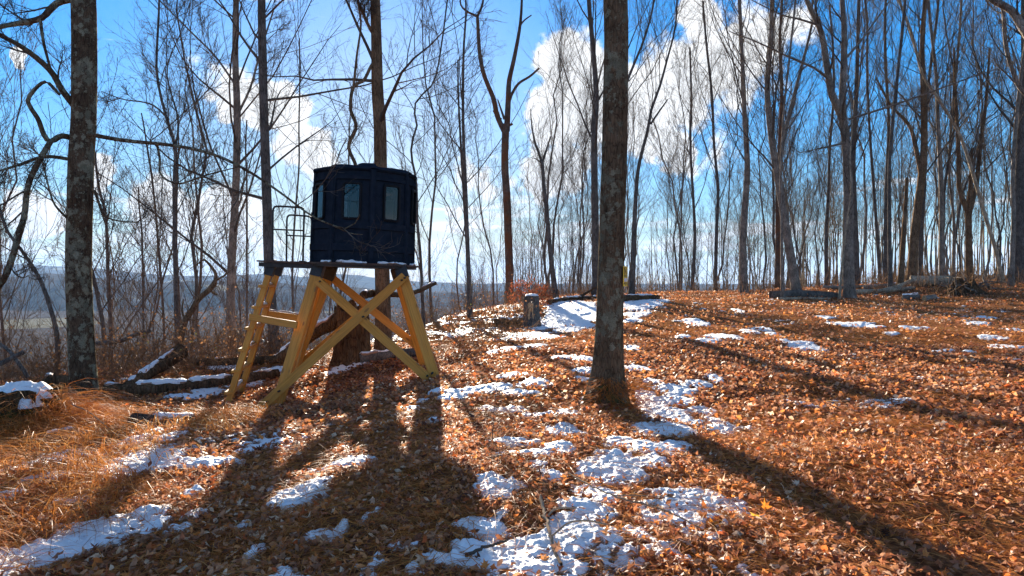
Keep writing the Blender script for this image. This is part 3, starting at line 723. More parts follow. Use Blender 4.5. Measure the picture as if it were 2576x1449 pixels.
wood = [
 ([(2214, 700), (2206, 580), (2198, 473), (2187, 315)], 34, 11, 7, 16, 'bark_dark', 'slim bending trunk behind the pile of pale fallen logs', 53, ()),
 ([(2229, 706), (2228, 560), (2230, 450)], 31, 13, 9, 15, 'bark_dark', 'dark slim trunk rising from the middle of the fallen logs', 54, ()),
 ([(2240, 727), (2238, 600), (2237, 473), (2240, 370)], 27, 13, 9, 14, 'bark_dark', 'knobbly dark trunk standing in front of the fallen logs', 55, ()),
 ([(2292, 712), (2300, 600), (2308, 525), (2324, 394), (2324, 263), (2320, 110)], 29, 28, 13, 18, 'bark_brown', 'stout brown trunk leaning over the pale fallen logs', 57, [dict(p=[(2318, 440, 0), (2303, 368, .2), (2287, 315, .3), (2240, 263, .6), (2203, 194, .8)], w=(12, 4))]),
 ([(2318, 706), (2316, 600), (2325, 480)], 33, 15, 10, 16, 'bark_dark', 'dark trunk just behind the stout leaning brown one', 58, ()),
 ([(2371, 714), (2369, 600), (2368, 473), (2360, 315), (2356, 200)], 29, 18, 9, 17, 'bark_grey', 'sunlit-edged grey trunk beside the uprooted root mass', 59, ()),
 ([(2398, 712), (2400, 560), (2388, 430)], 32, 10, 7, 14, 'bark_grey', 'slim grey trunk between the root mass and the fork-topped tree', 60, ()),
 ([(2438, 716), (2437, 640), (2437, 531)], 30, 21, 17, 6.0, 'bark_brown', 'short-boled tree splitting in two above the root mass', 61, [dict(p=[(2436, 540, 0), (2424, 505, 0), (2413, 473, 0), (2411, 370, 0), (2405, 260, 0), (2400, 120, 0)], w=(12, 5)), dict(p=[(2438, 540, 0), (2447, 500, 0), (2456, 470, .2), (2466, 370, .3), (2480, 260, .4), (2490, 120, .5)], w=(12, 5))]),
 ([(2524, 714), (2505, 630), (2481, 552), (2455, 462), (2418, 347), (2360, 247), (2322, 190)], 28, 12, 8, 14, 'bark_pale', 'pale slender trunk bending in a long curve over the wood', 62, ()),
 ([(2543, 727), (2547, 640), (2550, 552), (2548, 430)], 26, 16, 11, 15, 'bark_grey', 'grey trunk next to the very dark thick one', 63, ()),
 ([(2572, 722), (2567, 600), (2565, 473), (2570, 360), (2580, 180)], 28, 34, 22, 19, 'bark_dark', 'very thick dark trunk where the clearing meets the wood', 64, ()),
 ([(1800, 722), (1802, 600), (1806, 480), (1796, 360)], 34, 12, 8, 15, 'bark_dark', 'straight slim trunk behind the sunny strip of dry grass', 65, ()),
 ([(1742, 716), (1748, 600), (1744, 500)], 37, 12, 8, 14, 'bark_dark', 'narrow trunk with a bushy head beyond the dry grass', 66, ()),
 ([(2080, 712), (2078, 600), (2084, 480)], 35, 13, 8, 15, 'bark_dark', 'slim dark trunk seen between the leaning and the forked grey trees', 67, ()),
]
for path, Y, w0, w1, H, bk, lab, sd_, lim in wood:
    build_tree('bare_tree', lab, path, Y, w0, w1, H=H, bark=bk, seed=sd_, crown=(4.4, 14, 6, 5, 2), up=.14, ang=32, limbs=lim, sides=10, twig='twig_grey' if sd_ % 2 else 'twig')
build_tree('bare_tree', 'dead trunk snapped off at the top, beside the fallen logs', [(2263, 727), (2270, 640), (2276, 552), (2282, 447)], 27, 18, 9, H=.1, bark='bark_brown', seed=56, dead=True)
build_tree('bare_tree', 'grey tree whose pale thick limb hangs over the edge of the wood', [(2790, 900), (2780, 600), (2770, 300), (2760, 0)], 11, 60, 42, H=15, bark='bark_grey', seed=68, crown=(7, 9, 6, 4, 2), sides=16, limbs=[
    dict(p=[(2775, 240, 0), (2690, 180, .2), (2610, 118, .4), (2576, 74, .5), (2544, 26, .6), (2497, 0, .7), (2440, -50, .8)], w=(30, 14)),
    dict(p=[(2690, 180, .2), (2620, 235, .5), (2573, 231, .7), (2544, 168, .8), (2529, 105, .9), (2523, 26, 1.0), (2500, -40, 1.1)], w=(13, 8))])

# ------------------------------------------------------------------ the wood behind: copies of a few kinds of bare tree
def proto(seed, H, r, k, lean):
    g = np.random.default_rng(seed)
    n = 12; z = np.linspace(0, H, n)
    off = np.cumsum(g.normal(0, .19, (n, 2)), 0); off -= off[0]
    P = np.stack([off[:, 0] + lean * z, off[:, 1], z], -1); P[0, 2] = -.4
    R = np.interp(z, [0, H * .35, H], [r, r * .7, .02])
    ta = Acc(); trunk_tube(ta, P, R, 7, seed, .05, .3)
    P1, R1 = sprout(P[None], R[None], k, .26, .98, 34, .30, 7, .15, .11, .45, .009, g, lmax=5)
    P2, R2 = sprout(P1, R1, 6, .15, 1, 34, .46, 5, .12, .12, .65, .0075, g)
    P3, R3 = sprout(P2, R2, 4, .15, 1, 34, .5, 4, .10, .14, .7, .0055, g)
    P4, R4 = sprout(P3, R3, 2, .2, 1, 34, .55, 3, .08, .14, .8, .0042, g)
    ca = Acc(); ca.tube(P1, R1, 4); ca.tube(P2, R2, 3); ca.tube(P3, R3, 3); ca.tube(P4, R4, 3)
    bk = ['bark_dark', 'bark_grey', 'bark_dark'][seed % 3]
    return ta.mesh('trunk', MAT[bk]), ca.mesh('crown', MAT['twig' if seed % 2 else 'twig_grey'])
protos = [proto(200 + k, [15, 17, 13, 19, 11, 16, 14, 18, 9][k], [.065, .08, .055, .10, .042, .072, .06, .085, .035][k], [15, 17, 12, 17, 10, 16, 14, 16, 9][k], [0, .03, -.04, .02, .06, -.02, 0, .05, -.06][k]) for k in range(9)]
def copy_tree(x, y, k, sc, rz, name, label, group):
    root = empty(name, (x, y, g1(x, y) - .05), (tr.gauss(0, .05), tr.gauss(0, .05), rz), label=label, cat='tree', group=group)
    root.scale = (sc, sc, sc)
    for nm, me in zip(('trunk', 'crown'), protos[k]):
        mobj(nm, me, root)
placed = []
def far_enough(x, y, d):
    for a, b in placed:
        if (a - x) ** 2 + (b - y) ** 2 < d * d: return False
    placed.append((x, y)); return True
tr = random.Random(77)
cnt = 0
while cnt < 190:
    az = tr.uniform(1, 44); r = 37 + 78 * tr.random()
    if az < 14 and r < 36: continue
    x, y = r * math.sin(math.radians(az)), r * math.cos(math.radians(az))
    if not far_enough(x, y, 1.3): continue
    copy_tree(x, y, tr.randrange(9), tr.uniform(.75, 1.1), tr.uniform(0, 6.28), 'bare_tree', 'bare slim tree in the crowded wood beyond the leafy clearing', 'trees of the wood beyond the clearing'); cnt += 1
cnt = 0
while cnt < 84:
    az = tr.uniform(-44, 1); r = 23 + 62 * tr.random() ** 1.2
    x, y = r * math.sin(math.radians(az)), r * math.cos(math.radians(az))
    if not far_enough(x, y, 1.6): continue
    if -14 < az < -8 and r < 45: continue
    copy_tree(x, y, tr.randrange(9), tr.uniform(.62, .95), tr.uniform(0, 6.28), 'bare_tree', 'bare slim tree on the slope falling to the valley behind the blind', 'trees on the slope to the valley'); cnt += 1

# the wood on the valley side and far beyond: one mass of bare poles and twigs
fr = np.random.default_rng(5)
nT = 2800
az = np.radians(fr.uniform(-50, 50, nT)); r = 80 + 560 * fr.random(nT) ** 1.6
x = r * np.sin(az); y = r * np.cos(az)
keep = ~((np.degrees(az) > 3) & (r > 330)); x, y, r = x[keep], y[keep], r[keep]
fieldm = (vn(x * .012, y * .009, 4) > .72) & (r > 260); x, y, r = x[~fieldm], y[~fieldm], r[~fieldm]
z = ground(x, y); H = fr.uniform(9, 16, len(x))
n = 4; s = np.linspace(0, 1, n)
P = np.stack([x[:, None] + s * fr.normal(0, .5, (len(x), 1)), y[:, None] + 0 * s, z[:, None] + H[:, None] * s], -1)
Rr = (.06 + .00028 * r)[:, None] * (1 - .75 * s)[None]
fa = Acc(); fa.tube(P, Rr, 3)
P1, R1 = sprout(P, Rr, 4, .35, 1, 38, .28, 2, .2, .12, .6, .02, fr); R1 = np.maximum(R1, .0); fa.tube(P1, R1, 3)
mobj('far_woods', fa.mesh('far_woods', MAT['twig_grey']), label='distant bare wood covering the valley side below the hills', cat='woods', kind='stuff')

# ================================================================== blind on its stand
def bar_mesh(Ln, w, t, c=.008):
    """chamfered lumber of length Ln along local z, w along x, t along y"""
    a, b = w / 2, t / 2
    ring = [(-a + c, -b), (a - c, -b), (a, -b + c), (a, b - c), (a - c, b), (-a + c, b), (-a, b - c), (-a, -b + c)]
    zs = [0, c * .6, Ln - c * .6, Ln]; sh = [.93, 1, 1, .93]
    V = [(x * s_, y * s_, z_) for z_, s_ in zip(zs, sh) for x, y in ring]
    Fc = []
    for k in range(3):
        for q in range(8):
            Fc.append((k * 8 + q, k * 8 + (q + 1) % 8, (k + 1) * 8 + (q + 1) % 8, (k + 1) * 8 + q))
    Fc.append(tuple(range(7, -1, -1))); Fc.append(tuple(range(24, 32)))
    me = bpy.data.meshes.new('bar'); me.from_pydata(V, [], Fc); me.update(); return me
def bar(name, p0, p1, w, t, face, mat, parent, c=.008):
    """face: direction the broad side (x axis) runs in, roughly"""
    p0 = Vector(p0); p1 = Vector(p1); zax = (p1 - p0); Ln = zax.length; zax.normalize()
    f = Vector(face); xax = (f - zax * f.dot(zax)).normalized(); yax = zax.cross(xax)
    me = bar_mesh(Ln, w, t, c); me.name = name; me.materials.append(MAT[mat])
    o = bpy.data.objects.new(name, me); link(o, parent)
    Mw = Matrix((xax, yax, zax)).transposed().to_4x4(); Mw.translation = p0 - Vector(parent.location if parent else (0, 0, 0))
    o.matrix_basis = Mw
    return o
def pipe(name, pts, r, mat, parent, sides=10, n=None):
    org = np.array(parent.location) if parent else 0
    P, tt = resample(pts, n or max(12, 6 * len(pts)))
    V, Q = tubes((P - org)[None], np.full((1, len(P)), r), sides)
    me = npmesh(name, V, Q, mat=MAT[mat]); return mobj(name, me, parent)

SY = 11.6
def tz(x): return -math.tan(math.radians(1.9)) * (x - W(914, 0, SY)[0])
bc = W(914, 664, SY)                                     # centre of the floor of the blind
gzs = g1(bc[0], bc[1])
stand = empty('blind_stand', (bc[0], bc[1], gzs), label='yellow lumber stand with cross braces, ladder and porch holding up the black blind', cat='stand')
feet = {}
def leg(name, top, foot, Yt, Yf, w=.165, t=.115, face=(1, 0, 0)):
    a = W(top[0], top[1], Yt); b = W(foot[0], foot[1], Yf)
    b[2] = g1(b[0], b[1]) - .05
    feet[name] = (a, b)
    return bar('leg', b, a, w, t, face, 'lumber', stand)
leg('FL', (797, 688), (696, 1016), 11.1, 10.75)
leg('FR', (1013, 693), (1097, 954), 11.1, 10.75)
leg('BL', (827, 695), (724, 962), 12.15, 12.7)
leg('BR', (1003, 698), (1071, 917), 12.15, 12.7)
# brackets of the legs
for k in ('FL', 'FR', 'BL', 'BR'):
    a, b = feet[k]
    d = nrm((a - b)[None])[0]; topz = bc[2] + tz(a[0]) - .045
    e = a + d * (topz - a[2]) / d[2]
    bar('leg_bracket', a - d * .05, e, .19, .14, (1, 0, 0), 'steel', stand, .004)
# crossed braces, front and back, and on the ladder side
def brace(p0, Y0, p1, Y1, w=.14, t=.04, dep=-.09):
    a = W(p0[0], p0[1], Y0); b = W(p1[0], p1[1], Y1); a[1] += dep; b[1] += dep
    return bar('cross_brace', b, a, w, t, (0, 0, 1), 'lumber', stand, .004)
brace((1021, 694), 11.1, (662, 1022), 10.7, dep=-.125)
brace((801, 704), 11.1, (1080, 951), 10.75, dep=-.085)
brace((833, 700), 12.15, (1066, 887), 12.6, dep=.09)
brace((1000, 708), 12.15, (716, 948), 12.62, dep=.13)
a, b = feet['FL'], feet['BL']
bar('cross_brace', W(716, 962, 10.9) + np.array([-.02, .05, 0]), W(825, 705, 12.1) + np.array([-.11, 0, 0]), .13, .04, (0, 0, 1), 'lumber', stand, .004)
bar('cross_brace', W(728, 945, 12.6) + np.array([.1, 0, 0]), W(790, 700, 11.15) + np.array([.1, .05, 0]), .13, .04, (0, 0, 1), 'lumber', stand, .004)
# bolt heads where braces meet legs
for bx_, by_, bY in ((1017, 699, 10.86), (669, 1012, 10.5), (804, 708, 10.95), (1074, 946, 10.6), (912, 797, 10.75), (1010, 705, 10.9), (700, 985, 10.55), (1086, 940, 10.6)):
    c_ = W(bx_, by_, bY) - np.array(stand.location)
    V2, Q2 = tubes(np.array([[c_ + [0, .12, 0], c_ + [0, -.004, 0], c_ + [0, -.008, 0]]]), np.array([[.016, .016, .004]]), 6)
    mobj('bolt', npmesh('bolt', V2, Q2, mat=MAT['steel']), stand)
# ladder: two rails, rungs, struts to the legs
rails = []
for (tp, bt, Yt, Yb) in (((678, 684), (572, 1020), 11.15, 10.95), ((698, 684), (606, 985), 11.95, 12.1)):
    p1 = W(tp[0], tp[1], Yt); p0 = W(bt[0], bt[1], Yb)
    d = nrm((p0 - p1)[None])[0]; gz = g1(p0[0], p0[1]); p0 = p0 + d * ((gz - .05 - p0[2]) / d[2])
    bar('ladder_rail', p0, p1, .10, .06, (1, 0, 0), 'lumber', stand)
    bar('rail_bracket', p1 - (p0 - p1) / np.linalg.norm(p0 - p1) * -.06, p1 + (p1 - p0) / np.linalg.norm(p1 - p0) * .16, .15, .08, (1, 0, 0), 'steel', stand, .004)
    rails.append((p0, p1))
def snowcap(Pc, Rad, name, parent, seed, wid=.85, h=.035, cover=.25, mat='snow', up=(0, 0, 1), r0=.98):
    """a lumpy ridge of snow along the upper side of a bar or log; Pc (n,3) axis, Rad (n,)"""
    n = len(Pc); T = nrm(np.gradient(Pc, axis=0)); u = np.array(up, dtype=float)
    U = nrm(u - (T @ u)[:, None] * T); S = np.cross(T, U)
    s = np.concatenate([[0], np.cumsum(np.linalg.norm(np.diff(Pc, axis=0), axis=1))])
    m_ = 9; a = np.linspace(-1, 1, m_)
    wv_ = wid * np.clip(.62 + 2.4 * fbm(s * 4.1 + seed, s * 0 + seed, seed, 4), .06, 1.2)
    live = fbm(s * 2.6 + seed * 3, s * 0 + seed, seed + 2, 3) * 1.4 + cover > 0
    wv_ = wv_ * np.where(live, 1, .02); wv_[0] = wv_[-1] = .02
    A = a[None, :] * wv_[:, None] * 1.2 + .7 * fbm(s[:, None] * 6 + a * 2, a[None, :] * 2 + s[:, None], seed + 5, 3) * wv_[:, None]
    hh = h * np.cos(a * math.pi / 2)[None, :] ** .5 * (1 + 2.6 * fbm(s[:, None] * 11, a[None, :] * 3 + seed, seed + 6, 3)) * np.minimum(1, wv_ / .4)[:, None]
    rr = Rad[:, None] * r0 + hh
    V = Pc[:, None, :] + (np.cos(A) * rr)[..., None] * U[:, None, :] + (np.sin(A) * rr)[..., None] * S[:, None, :]
    i, j = np.meshgrid(np.arange(n - 1), np.arange(m_ - 1), indexing='ij')
    Q = np.stack([i * m_ + j, (i + 1) * m_ + j, (i + 1) * m_ + j + 1, i * m_ + j + 1], -1).reshape(-1, 4)
    ok = live[:-1] | live[1:]
    Q = Q.reshape(n - 1, m_ - 1, 4)[ok].reshape(-1, 4)
    if not len(Q): return None
    org = np.array(parent.location) if parent else np.zeros(3)
    dep = (np.cos(A * 0 + a[None, :] * math.pi / 2) * .34 + .9 * fbm(s[:, None] * 9 + seed, a[None, :] * 2.2, seed + 8, 3) - .03) * np.minimum(1, wv_ / .3)[:, None]
    return mobj(name, npmesh(name, V.reshape(-1, 3) - org, Q, mat=MAT[mat], attr={'depth': dep.ravel()[Q].mean(1)}), parent)
for k in range(6):
    f = .10 + .158 * k
    a = rails[0][0] + (rails[0][1] - rails[0][0]) * f; b = rails[1][0] + (rails[1][1] - rails[1][0]) * f
    d = nrm((b - a)[None])[0]; sh = np.array([-.035, 0, 0])
    a = a - d * .06 + sh; b = b + d * .06 + sh; b[2] = a[2] = (a[2] + b[2]) / 2
    rg = bar('rung', a, b, .13, .045, (1, 0, 0), 'lumber', stand, .004)
    Pc = np.stack([a + (b - a) * u for u in np.linspace(.02, .98, 14)])
    sn = snowcap(Pc, np.full(14, .03), 'snow', stand, 30 + k, wid=1.2, h=.03, cover=.35)
for (p0, Y0, p1, Y1) in (((632, 797, ), 11.02, (752, 817), 10.85), ((672, 788), 12.08, (784, 803), 12.35)):
    a = W(*p0, Y0); b = W(*p1, Y1); a[1] -= .07; b[1] -= .10
    bar('strut', a, b, .11, .04, (0, 0, 1), 'lumber', stand, .004)
    Pc = np.stack([a + (b - a) * u for u in np.linspace(.02, .98, 30)]); Pc[:, 2] += .05
    if Y0 > 12: snowcap(Pc, np.full(30, .02), 'snow', stand, 44, wid=1.3, h=.02, cover=.5)
# deck: round floor under the blind and porch boards
def slab(name, outline, z0, z1, mat, parent, org):
    n = len(outline)
    V = [(x - org[0], y - org[1], z0 + tz(x) - org[2]) for x, y in outline] + [(x - org[0], y - org[1], z1 + tz(x) - org[2]) for x, y in outline]
    Fc = [tuple(range(n - 1, -1, -1)), tuple(range(n, 2 * n))] + [(k, (k + 1) % n, n + (k + 1) % n, n + k) for k in range(n)]
    me = bpy.data.meshes.new(name); me.from_pydata(V, [], Fc); me.update(); me.materials.append(MAT[mat])
    o = mobj(name, me, parent); return o
org = np.array(stand.location)
RB = .868
th = np.linspace(0, 2 * math.pi, 64, endpoint=False)
slab('deck', [(bc[0] + .945 * math.cos(a), bc[1] + .945 * math.sin(a)) for a in th], bc[2] - .03, bc[2] - .002, 'deck', stand, org)
slab('deck_rim', [(bc[0] + .90 * math.cos(a), bc[1] + .90 * math.sin(a)) for a in th], bc[2] - .07, bc[2] - .032, 'steel', stand, org)
xl = W(672, 0, 11.5)[0]
nb = 5
for k in range(nb):
    y0 = 11.02 + k * .2
    xr = bc[0] - math.sqrt(max(.95 ** 2 - (y0 + .1 - bc[1]) ** 2, 0)) - .006
    slab('porch_board', [(xl, y0), (xr, y0), (xr, y0 + .185), (xl, y0 + .185)], bc[2] - .03, bc[2] - .004, 'deck', stand, org)
for yy in (11.06, 11.9):
    slab('porch_beam', [(xl + .02, yy), (bc[0] - .6, yy), (bc[0] - .6, yy + .06), (xl + .02, yy + .06)], bc[2] - .105, bc[2] - .036, 'steel', stand, org)
# handrails: two hoops of black pipe
for (xa, xb, Yh, ytop, ymid) in ((687, 765, 11.08, 519, 577), (722, 784, 11.98, 541, 592)):
    za = bc[2]; A = W(xa, ytop, Yh); B_ = W(xb, ytop + 3, Yh); r_ = .07
    A0 = np.array([A[0] - .01, Yh, za + tz(A[0])]); B0 = np.array([B_[0] - .02, Yh, za + tz(B_[0])])
    pts = [A0, A - [0.005, 0, .3], A - [0, 0, r_], A + [r_ * .3, 0, -r_ * .3], A + [r_, 0, 0], B_ - [r_, 0, 0], B_ + [-r_ * .3, 0, -r_ * .3], B_ - [0, 0, r_], B_ - [.005, 0, .3], B0]
    hr = pipe('handrail', pts, .0165, 'steel', stand, n=70)
    Mz = W(xa, ymid, Yh)
    md = pipe('mid_rail', [np.array([A[0] + .002, Yh, Mz[2]]), np.array([(A[0] + B_[0]) / 2, Yh, Mz[2] - .01]), np.array([B_[0] - .004, Yh, Mz[2] - .02])], .013, 'steel', stand)
    for q in (A0, B0):
        bar('post_foot', q - [0, 0, .002], q + [0, 0, .012], .1, .1, (1, 0, 0), 'steel', stand, .002)

# the blind itself: eight moulded wall panels, ribs, windows, roof
blind = empty('hunting_blind', (bc[0], bc[1], bc[2]), (0, math.radians(1.9), 0), label='round black plastic hunting blind with narrow windows on the lumber stand', cat='hunting blind')
HB = 1.50
def rad(z): return RB - .022 * z / HB
rib0 = -25.0
def pol(adeg, r, z):                                   # adeg measured from the side facing the viewer, positive to the right
    a = math.radians(adeg); return (r * math.sin(a), -r * math.cos(a), z)
win_a, win_z = 9.6, (.70, 1.27)
def panel(k):
    a0 = rib0 + 45 * k; a1 = a0 + 45; ac = (a0 + a1) / 2; door = (k == 6)
    e = .25
    au = sorted(set([a0, a0 + 3.2, a0 + 3.2 + e] + [a0 + 3.2 + e + (45 - 6.4 - 2 * e) * q / 12 for q in range(1, 12)] + [a1 - 3.2 - e, a1 - 3.2, a1, ac - win_a, ac + win_a]))
    bands = [(.03, .19), (.30, .545), (.645, 1.33), (1.39, 1.475)]
    zs = sorted(set([0, HB] + [q for b in bands for q in (b[0], b[0] + .008, b[1] - .008, b[1])] + list(win_z)))
    V = []; idx = {}
    for iz, z_ in enumerate(zs):
        for ia, a in enumerate(au):
            inr = any(b[0] + .004 < z_ < b[1] - .004 for b in bands) and (a0 + 3.3 < a < a1 - 3.3)
            r = rad(z_) - (.032 if inr else 0)
            idx[iz, ia] = len(V); V.append(pol(a, r, z_))
    Fc = []
    for iz in range(len(zs) - 1):
        for ia in range(len(au) - 1):
            zc = (zs[iz] + zs[iz + 1]) / 2; am = (au[ia] + au[ia + 1]) / 2
            if win_z[0] < zc < win_z[1] and abs(am - ac) < win_a and not door: continue
            Fc.append((idx[iz, ia], idx[iz, ia + 1], idx[iz + 1, ia + 1], idx[iz + 1, ia]))
    me = bpy.data.meshes.new('wall_panel'); me.from_pydata(V, [], Fc); me.update(); me.materials.append(MAT['plastic'])
    for p_ in me.polygons: p_.use_smooth = True
    me.set_sharp_from_angle(angle=math.radians(22))
    o = mobj('door' if door else 'wall_panel', me, blind)
    so_ = o.modifiers.new('shell', 'SOLIDIFY'); so_.thickness = .03; so_.offset = -1
    if door:
        for zz in (.25, .78, 1.2):
            h = bpy.data.meshes.new('hinge'); cx = pol(a1 - 2, rad(zz) + .012, zz)
            V2, Q2 = tubes(np.array([[[cx[0], cx[1], zz - .05], [cx[0], cx[1], zz + .05]]]), np.full((1, 2), .014), 8)
            mobj('hinge', npmesh('hinge', V2, Q2, mat=MAT['steel']), o)
        cx = np.array(pol(a0 + 8, rad(.62), .62)); d_ = np.array(pol(a0 + 8, 1, 0))
        P_ = np.array([[cx + d_ * 0, cx + d_ * .05, cx + d_ * .05 + [0, 0, -.1], cx + [0, 0, -.1]]])
        V2, Q2 = tubes(P_, np.full((1, 4), .01), 8); mobj('handle', npmesh('handle', V2, Q2, mat=MAT['steel']), o)
        return
    # window: rounded frame standing a little proud, glass set in it
    zc = sum(win_z) / 2; hw = RB * math.sin(math.radians(win_a)) + .012; hh = (win_z[1] - win_z[0]) / 2 + .012
    rf = rad(zc) - .02
    def ringpts(w_, h_, rc, off):
        pts = []
        for cx_, cy_, s0 in ((w_ - rc, h_ - rc, 0), (-w_ + rc, h_ - rc, 90), (-w_ + rc, -h_ + rc, 180), (w_ - rc, -h_ + rc, 270)):
            for q in range(5):
                an = math.radians(s0 + q * 22.5); pts.append((cx_ + rc * math.cos(an), off, cy_ + rc * math.sin(an)))
        return pts
    rings = [ringpts(hw, hh, .05, -.012), ringpts(hw, hh, .05, .016), ringpts(hw - .018, hh - .018, .042, .022), ringpts(hw - .034, hh - .034, .035, .016), ringpts(hw - .034, hh - .034, .035, -.02)]
    n = len(rings[0]); ca_, sa_ = math.sin(math.radians(ac)), -math.cos(math.radians(ac))
    tx, ty = math.cos(math.radians(ac)), math.sin(math.radians(ac))
    def place(p): return (ca_ * (rf + p[1]) + tx * p[0], sa_ * (rf + p[1]) + ty * p[0], zc + p[2])
    V = [place(p) for r in rings for p in r]
    Fc = [(q * n + j, q * n + (j + 1) % n, (q + 1) * n + (j + 1) % n, (q + 1) * n + j) for q in range(len(rings) - 1) for j in range(n)]
    me = bpy.data.meshes.new('window_frame'); me.from_pydata(V, [], Fc); me.update(); me.materials.append(MAT['rubber'])
    wf = mobj('window_frame', me, blind)
    pr = ringpts(hw - .032, hh - .032, .035, -.006); prb = [(p[0], -.012, p[2]) for p in pr]
    me = bpy.data.meshes.new('pane'); me.from_pydata([place(p) for p in pr], [], [tuple(range(n))]); me.update(); me.materials.append(MAT['glass'])
    mobj('pane', me, wf)
for k in range(8): panel(k)
for k in range(8):                                      # ribs between the panels
    a = rib0 + 45 * k; wide = 2.6 if k == 1 else 1.9
    V = []; Fc = []
    zs = [0, .02, HB - .02, HB]
    for z_, e in zip(zs, (.004, .013, .013, .004)):
        for da, rr in ((-wide, -.002), (-wide * .8, e), (wide * .8, e), (wide, -.002)):
            V.append(pol(a + da, rad(z_) + rr, z_))
    for q in range(3):
        for j in range(3): Fc.append((q * 4 + j, q * 4 + j + 1, q * 4 + j + 5, q * 4 + j + 4))
    me = bpy.data.meshes.new('rib'); me.from_pydata(V, [], Fc); me.update(); me.materials.append(MAT['plastic']); mobj('rib', me, blind)
# roof: low dished cone in eight sectors with raised seams and a lip, a capped hump near the middle
V = []; Fc = []; na_ = 96; prof = [(RB - .03, HB - .012), (RB - .006, HB - .011), (RB - .002, HB + .004), (RB - .012, HB + .022), (RB - .06, HB + .042), (.55, HB + .09), (.25, HB + .12), (.02, HB + .13)]
for r, z_ in prof:
    for q in range(na_):
        a = q * 360 / na_; ds = abs((a - rib0 + 22.5) % 45 - 22.5)
        s_ = .014 * max(0, 1 - max(0, ds - 2.2) / 2.2); V.append(pol(a, r + s_ * .7, z_ + s_ * (1.6 if r < RB else .6)))
for p_ in range(len(prof) - 1):
    for q in range(na_): Fc.append((p_ * na_ + q, p_ * na_ + (q + 1) % na_, (p_ + 1) * na_ + (q + 1) % na_, (p_ + 1) * na_ + q))
me = bpy.data.meshes.new('roof'); me.from_pydata(V, [], Fc); me.update(); me.materials.append(MAT['plastic']); roof = mobj('roof', me, blind)
V = [(-.02, -.72, HB + .05), (.20, -.70, HB + .045), (.26, -.30, HB + .11), (-.06, -.30, HB + .11), (.02, -.66, HB + .10), (.17, -.64, HB + .095), (.20, -.34, HB + .17), (0, -.34, HB + .17)]
me = bpy.data.meshes.new('roof_cap'); me.from_pydata(V, [], [(0, 1, 5, 4), (1, 2, 6, 5), (2, 3, 7, 6), (3, 0, 4, 7), (4, 5, 6, 7)]); me.update(); me.materials.append(MAT['plastic']); mobj('roof_cap', me, roof)
def roof_snow(a0, a1, r0, r1, seed):
    A, Rr = np.meshgrid(np.linspace(a0, a1, 30), np.linspace(r0, r1, 12))
    zb = np.interp(Rr, [.25, .55, RB - .06, RB + .004], [HB + .13, HB + .10, HB + .055, HB + .03])
    u = (A - a0) / (a1 - a0); v = (Rr - r0) / (r1 - r0)
    e = np.minimum(np.minimum(u, 1 - u) * 6, np.minimum(v, 1 - v) * 4)
    h = .034 * np.clip(e - .25 + 2.0 * fbm(A * .3, Rr * 12, seed, 3), -.6, 1) + .004
    V = np.stack([Rr * np.sin(np.radians(A)), -Rr * np.cos(np.radians(A)), zb + h], -1)
    i, j = np.meshgrid(np.arange(11), np.arange(29), indexing='ij')
    Q = np.stack([i * 30 + j, i * 30 + j + 1, (i + 1) * 30 + j + 1, (i + 1) * 30 + j], -1).reshape(-1, 4)
    mobj('snow', npmesh('snow', V.reshape(-1, 3), Q, mat=MAT['snow']), roof)
roof_snow(80, 130, .3, .8, 5)
# snow left on the deck edge, at the foot of the walls
for (a0, a1, sd_) in ((-16, 16, 1), (26, 62, 2), (70, 88, 3), (-34, -22, 4)):
    Pc = np.array([pol(a, .905, 0) for a in np.linspace(a0, a1, 26)]); ct, st_ = math.cos(math.radians(1.9)), math.sin(math.radians(1.9))
    Pw = np.stack([Pc[:, 0] * ct + bc[0], Pc[:, 1] + bc[1], -Pc[:, 0] * st_ + bc[2] - .012], -1)
    snowcap(Pw, np.full(26, .02), 'snow', stand, 60 + sd_, wid=1.4, h=.022, cover=.45)
# pale boards added inside to give the yellow strips seen in the panes
for (a, r, w_) in ((-1.5, .74, .09), (8.5, .74, .055), (-41, .74, .05), (44, .72, .15)):
    x_, y_, _ = pol(a, r, 0)
    me = bar_mesh(1.12 if w_ < .15 else 1.05, w_, .025, .003); me.materials.append(MAT['strip_board']); me.name = 'added_board'
    o = mobj('added_board', me, blind); o.location = (x_, y_, .0); o.rotation_euler = (0, 0, math.radians(a * .4))

# ================================================================== yellow sign on the tree
sgn_c = W(1573.5, 695, 8.03)
sg = empty('yellow_sign', tuple(sgn_c), (math.radians(0), math.radians(1.5), math.radians(62)), label='narrow yellow printed sign nailed to the side of the lichened trunk', cat='sign')
def quadbox(name, x0, x1, z0, z1, y0, y1, mat, parent):
    V = [(x, y, z_) for y in (y0, y1) for x, z_ in ((x0, z0), (x1, z0), (x1, z1), (x0, z1))]
    me = bpy.data.meshes.new(name); me.from_pydata(V, [], [(0, 1, 2, 3), (7, 6, 5, 4), (0, 4, 5, 1), (1, 5, 6, 2), (2, 6, 7, 3), (3, 7, 4, 0)]); me.update(); me.materials.append(MAT[mat])
    return mobj(name, me, parent)
pl = quadbox('sign_plate', -.075, .075, -.118, .118, 0, .004, 'yellow', sg)
cu = bpy.data.curves.new('letter', 'FONT'); cu.body = 'N'; cu.size = .118; cu.align_x = 'CENTER'; cu.extrude = .0005
lo = bpy.data.objects.new('letter', cu); link(lo); dg = bpy.context.evaluated_depsgraph_get(); me = bpy.data.meshes.new_from_object(lo.evaluated_get(dg)); bpy.data.objects.remove(lo)
me.materials.clear(); me.materials.append(MAT['ink']); lt = mobj('letter', me, pl); lt.rotation_euler = (math.radians(90), 0, 0); lt.location = (-.012, -.003, .025)
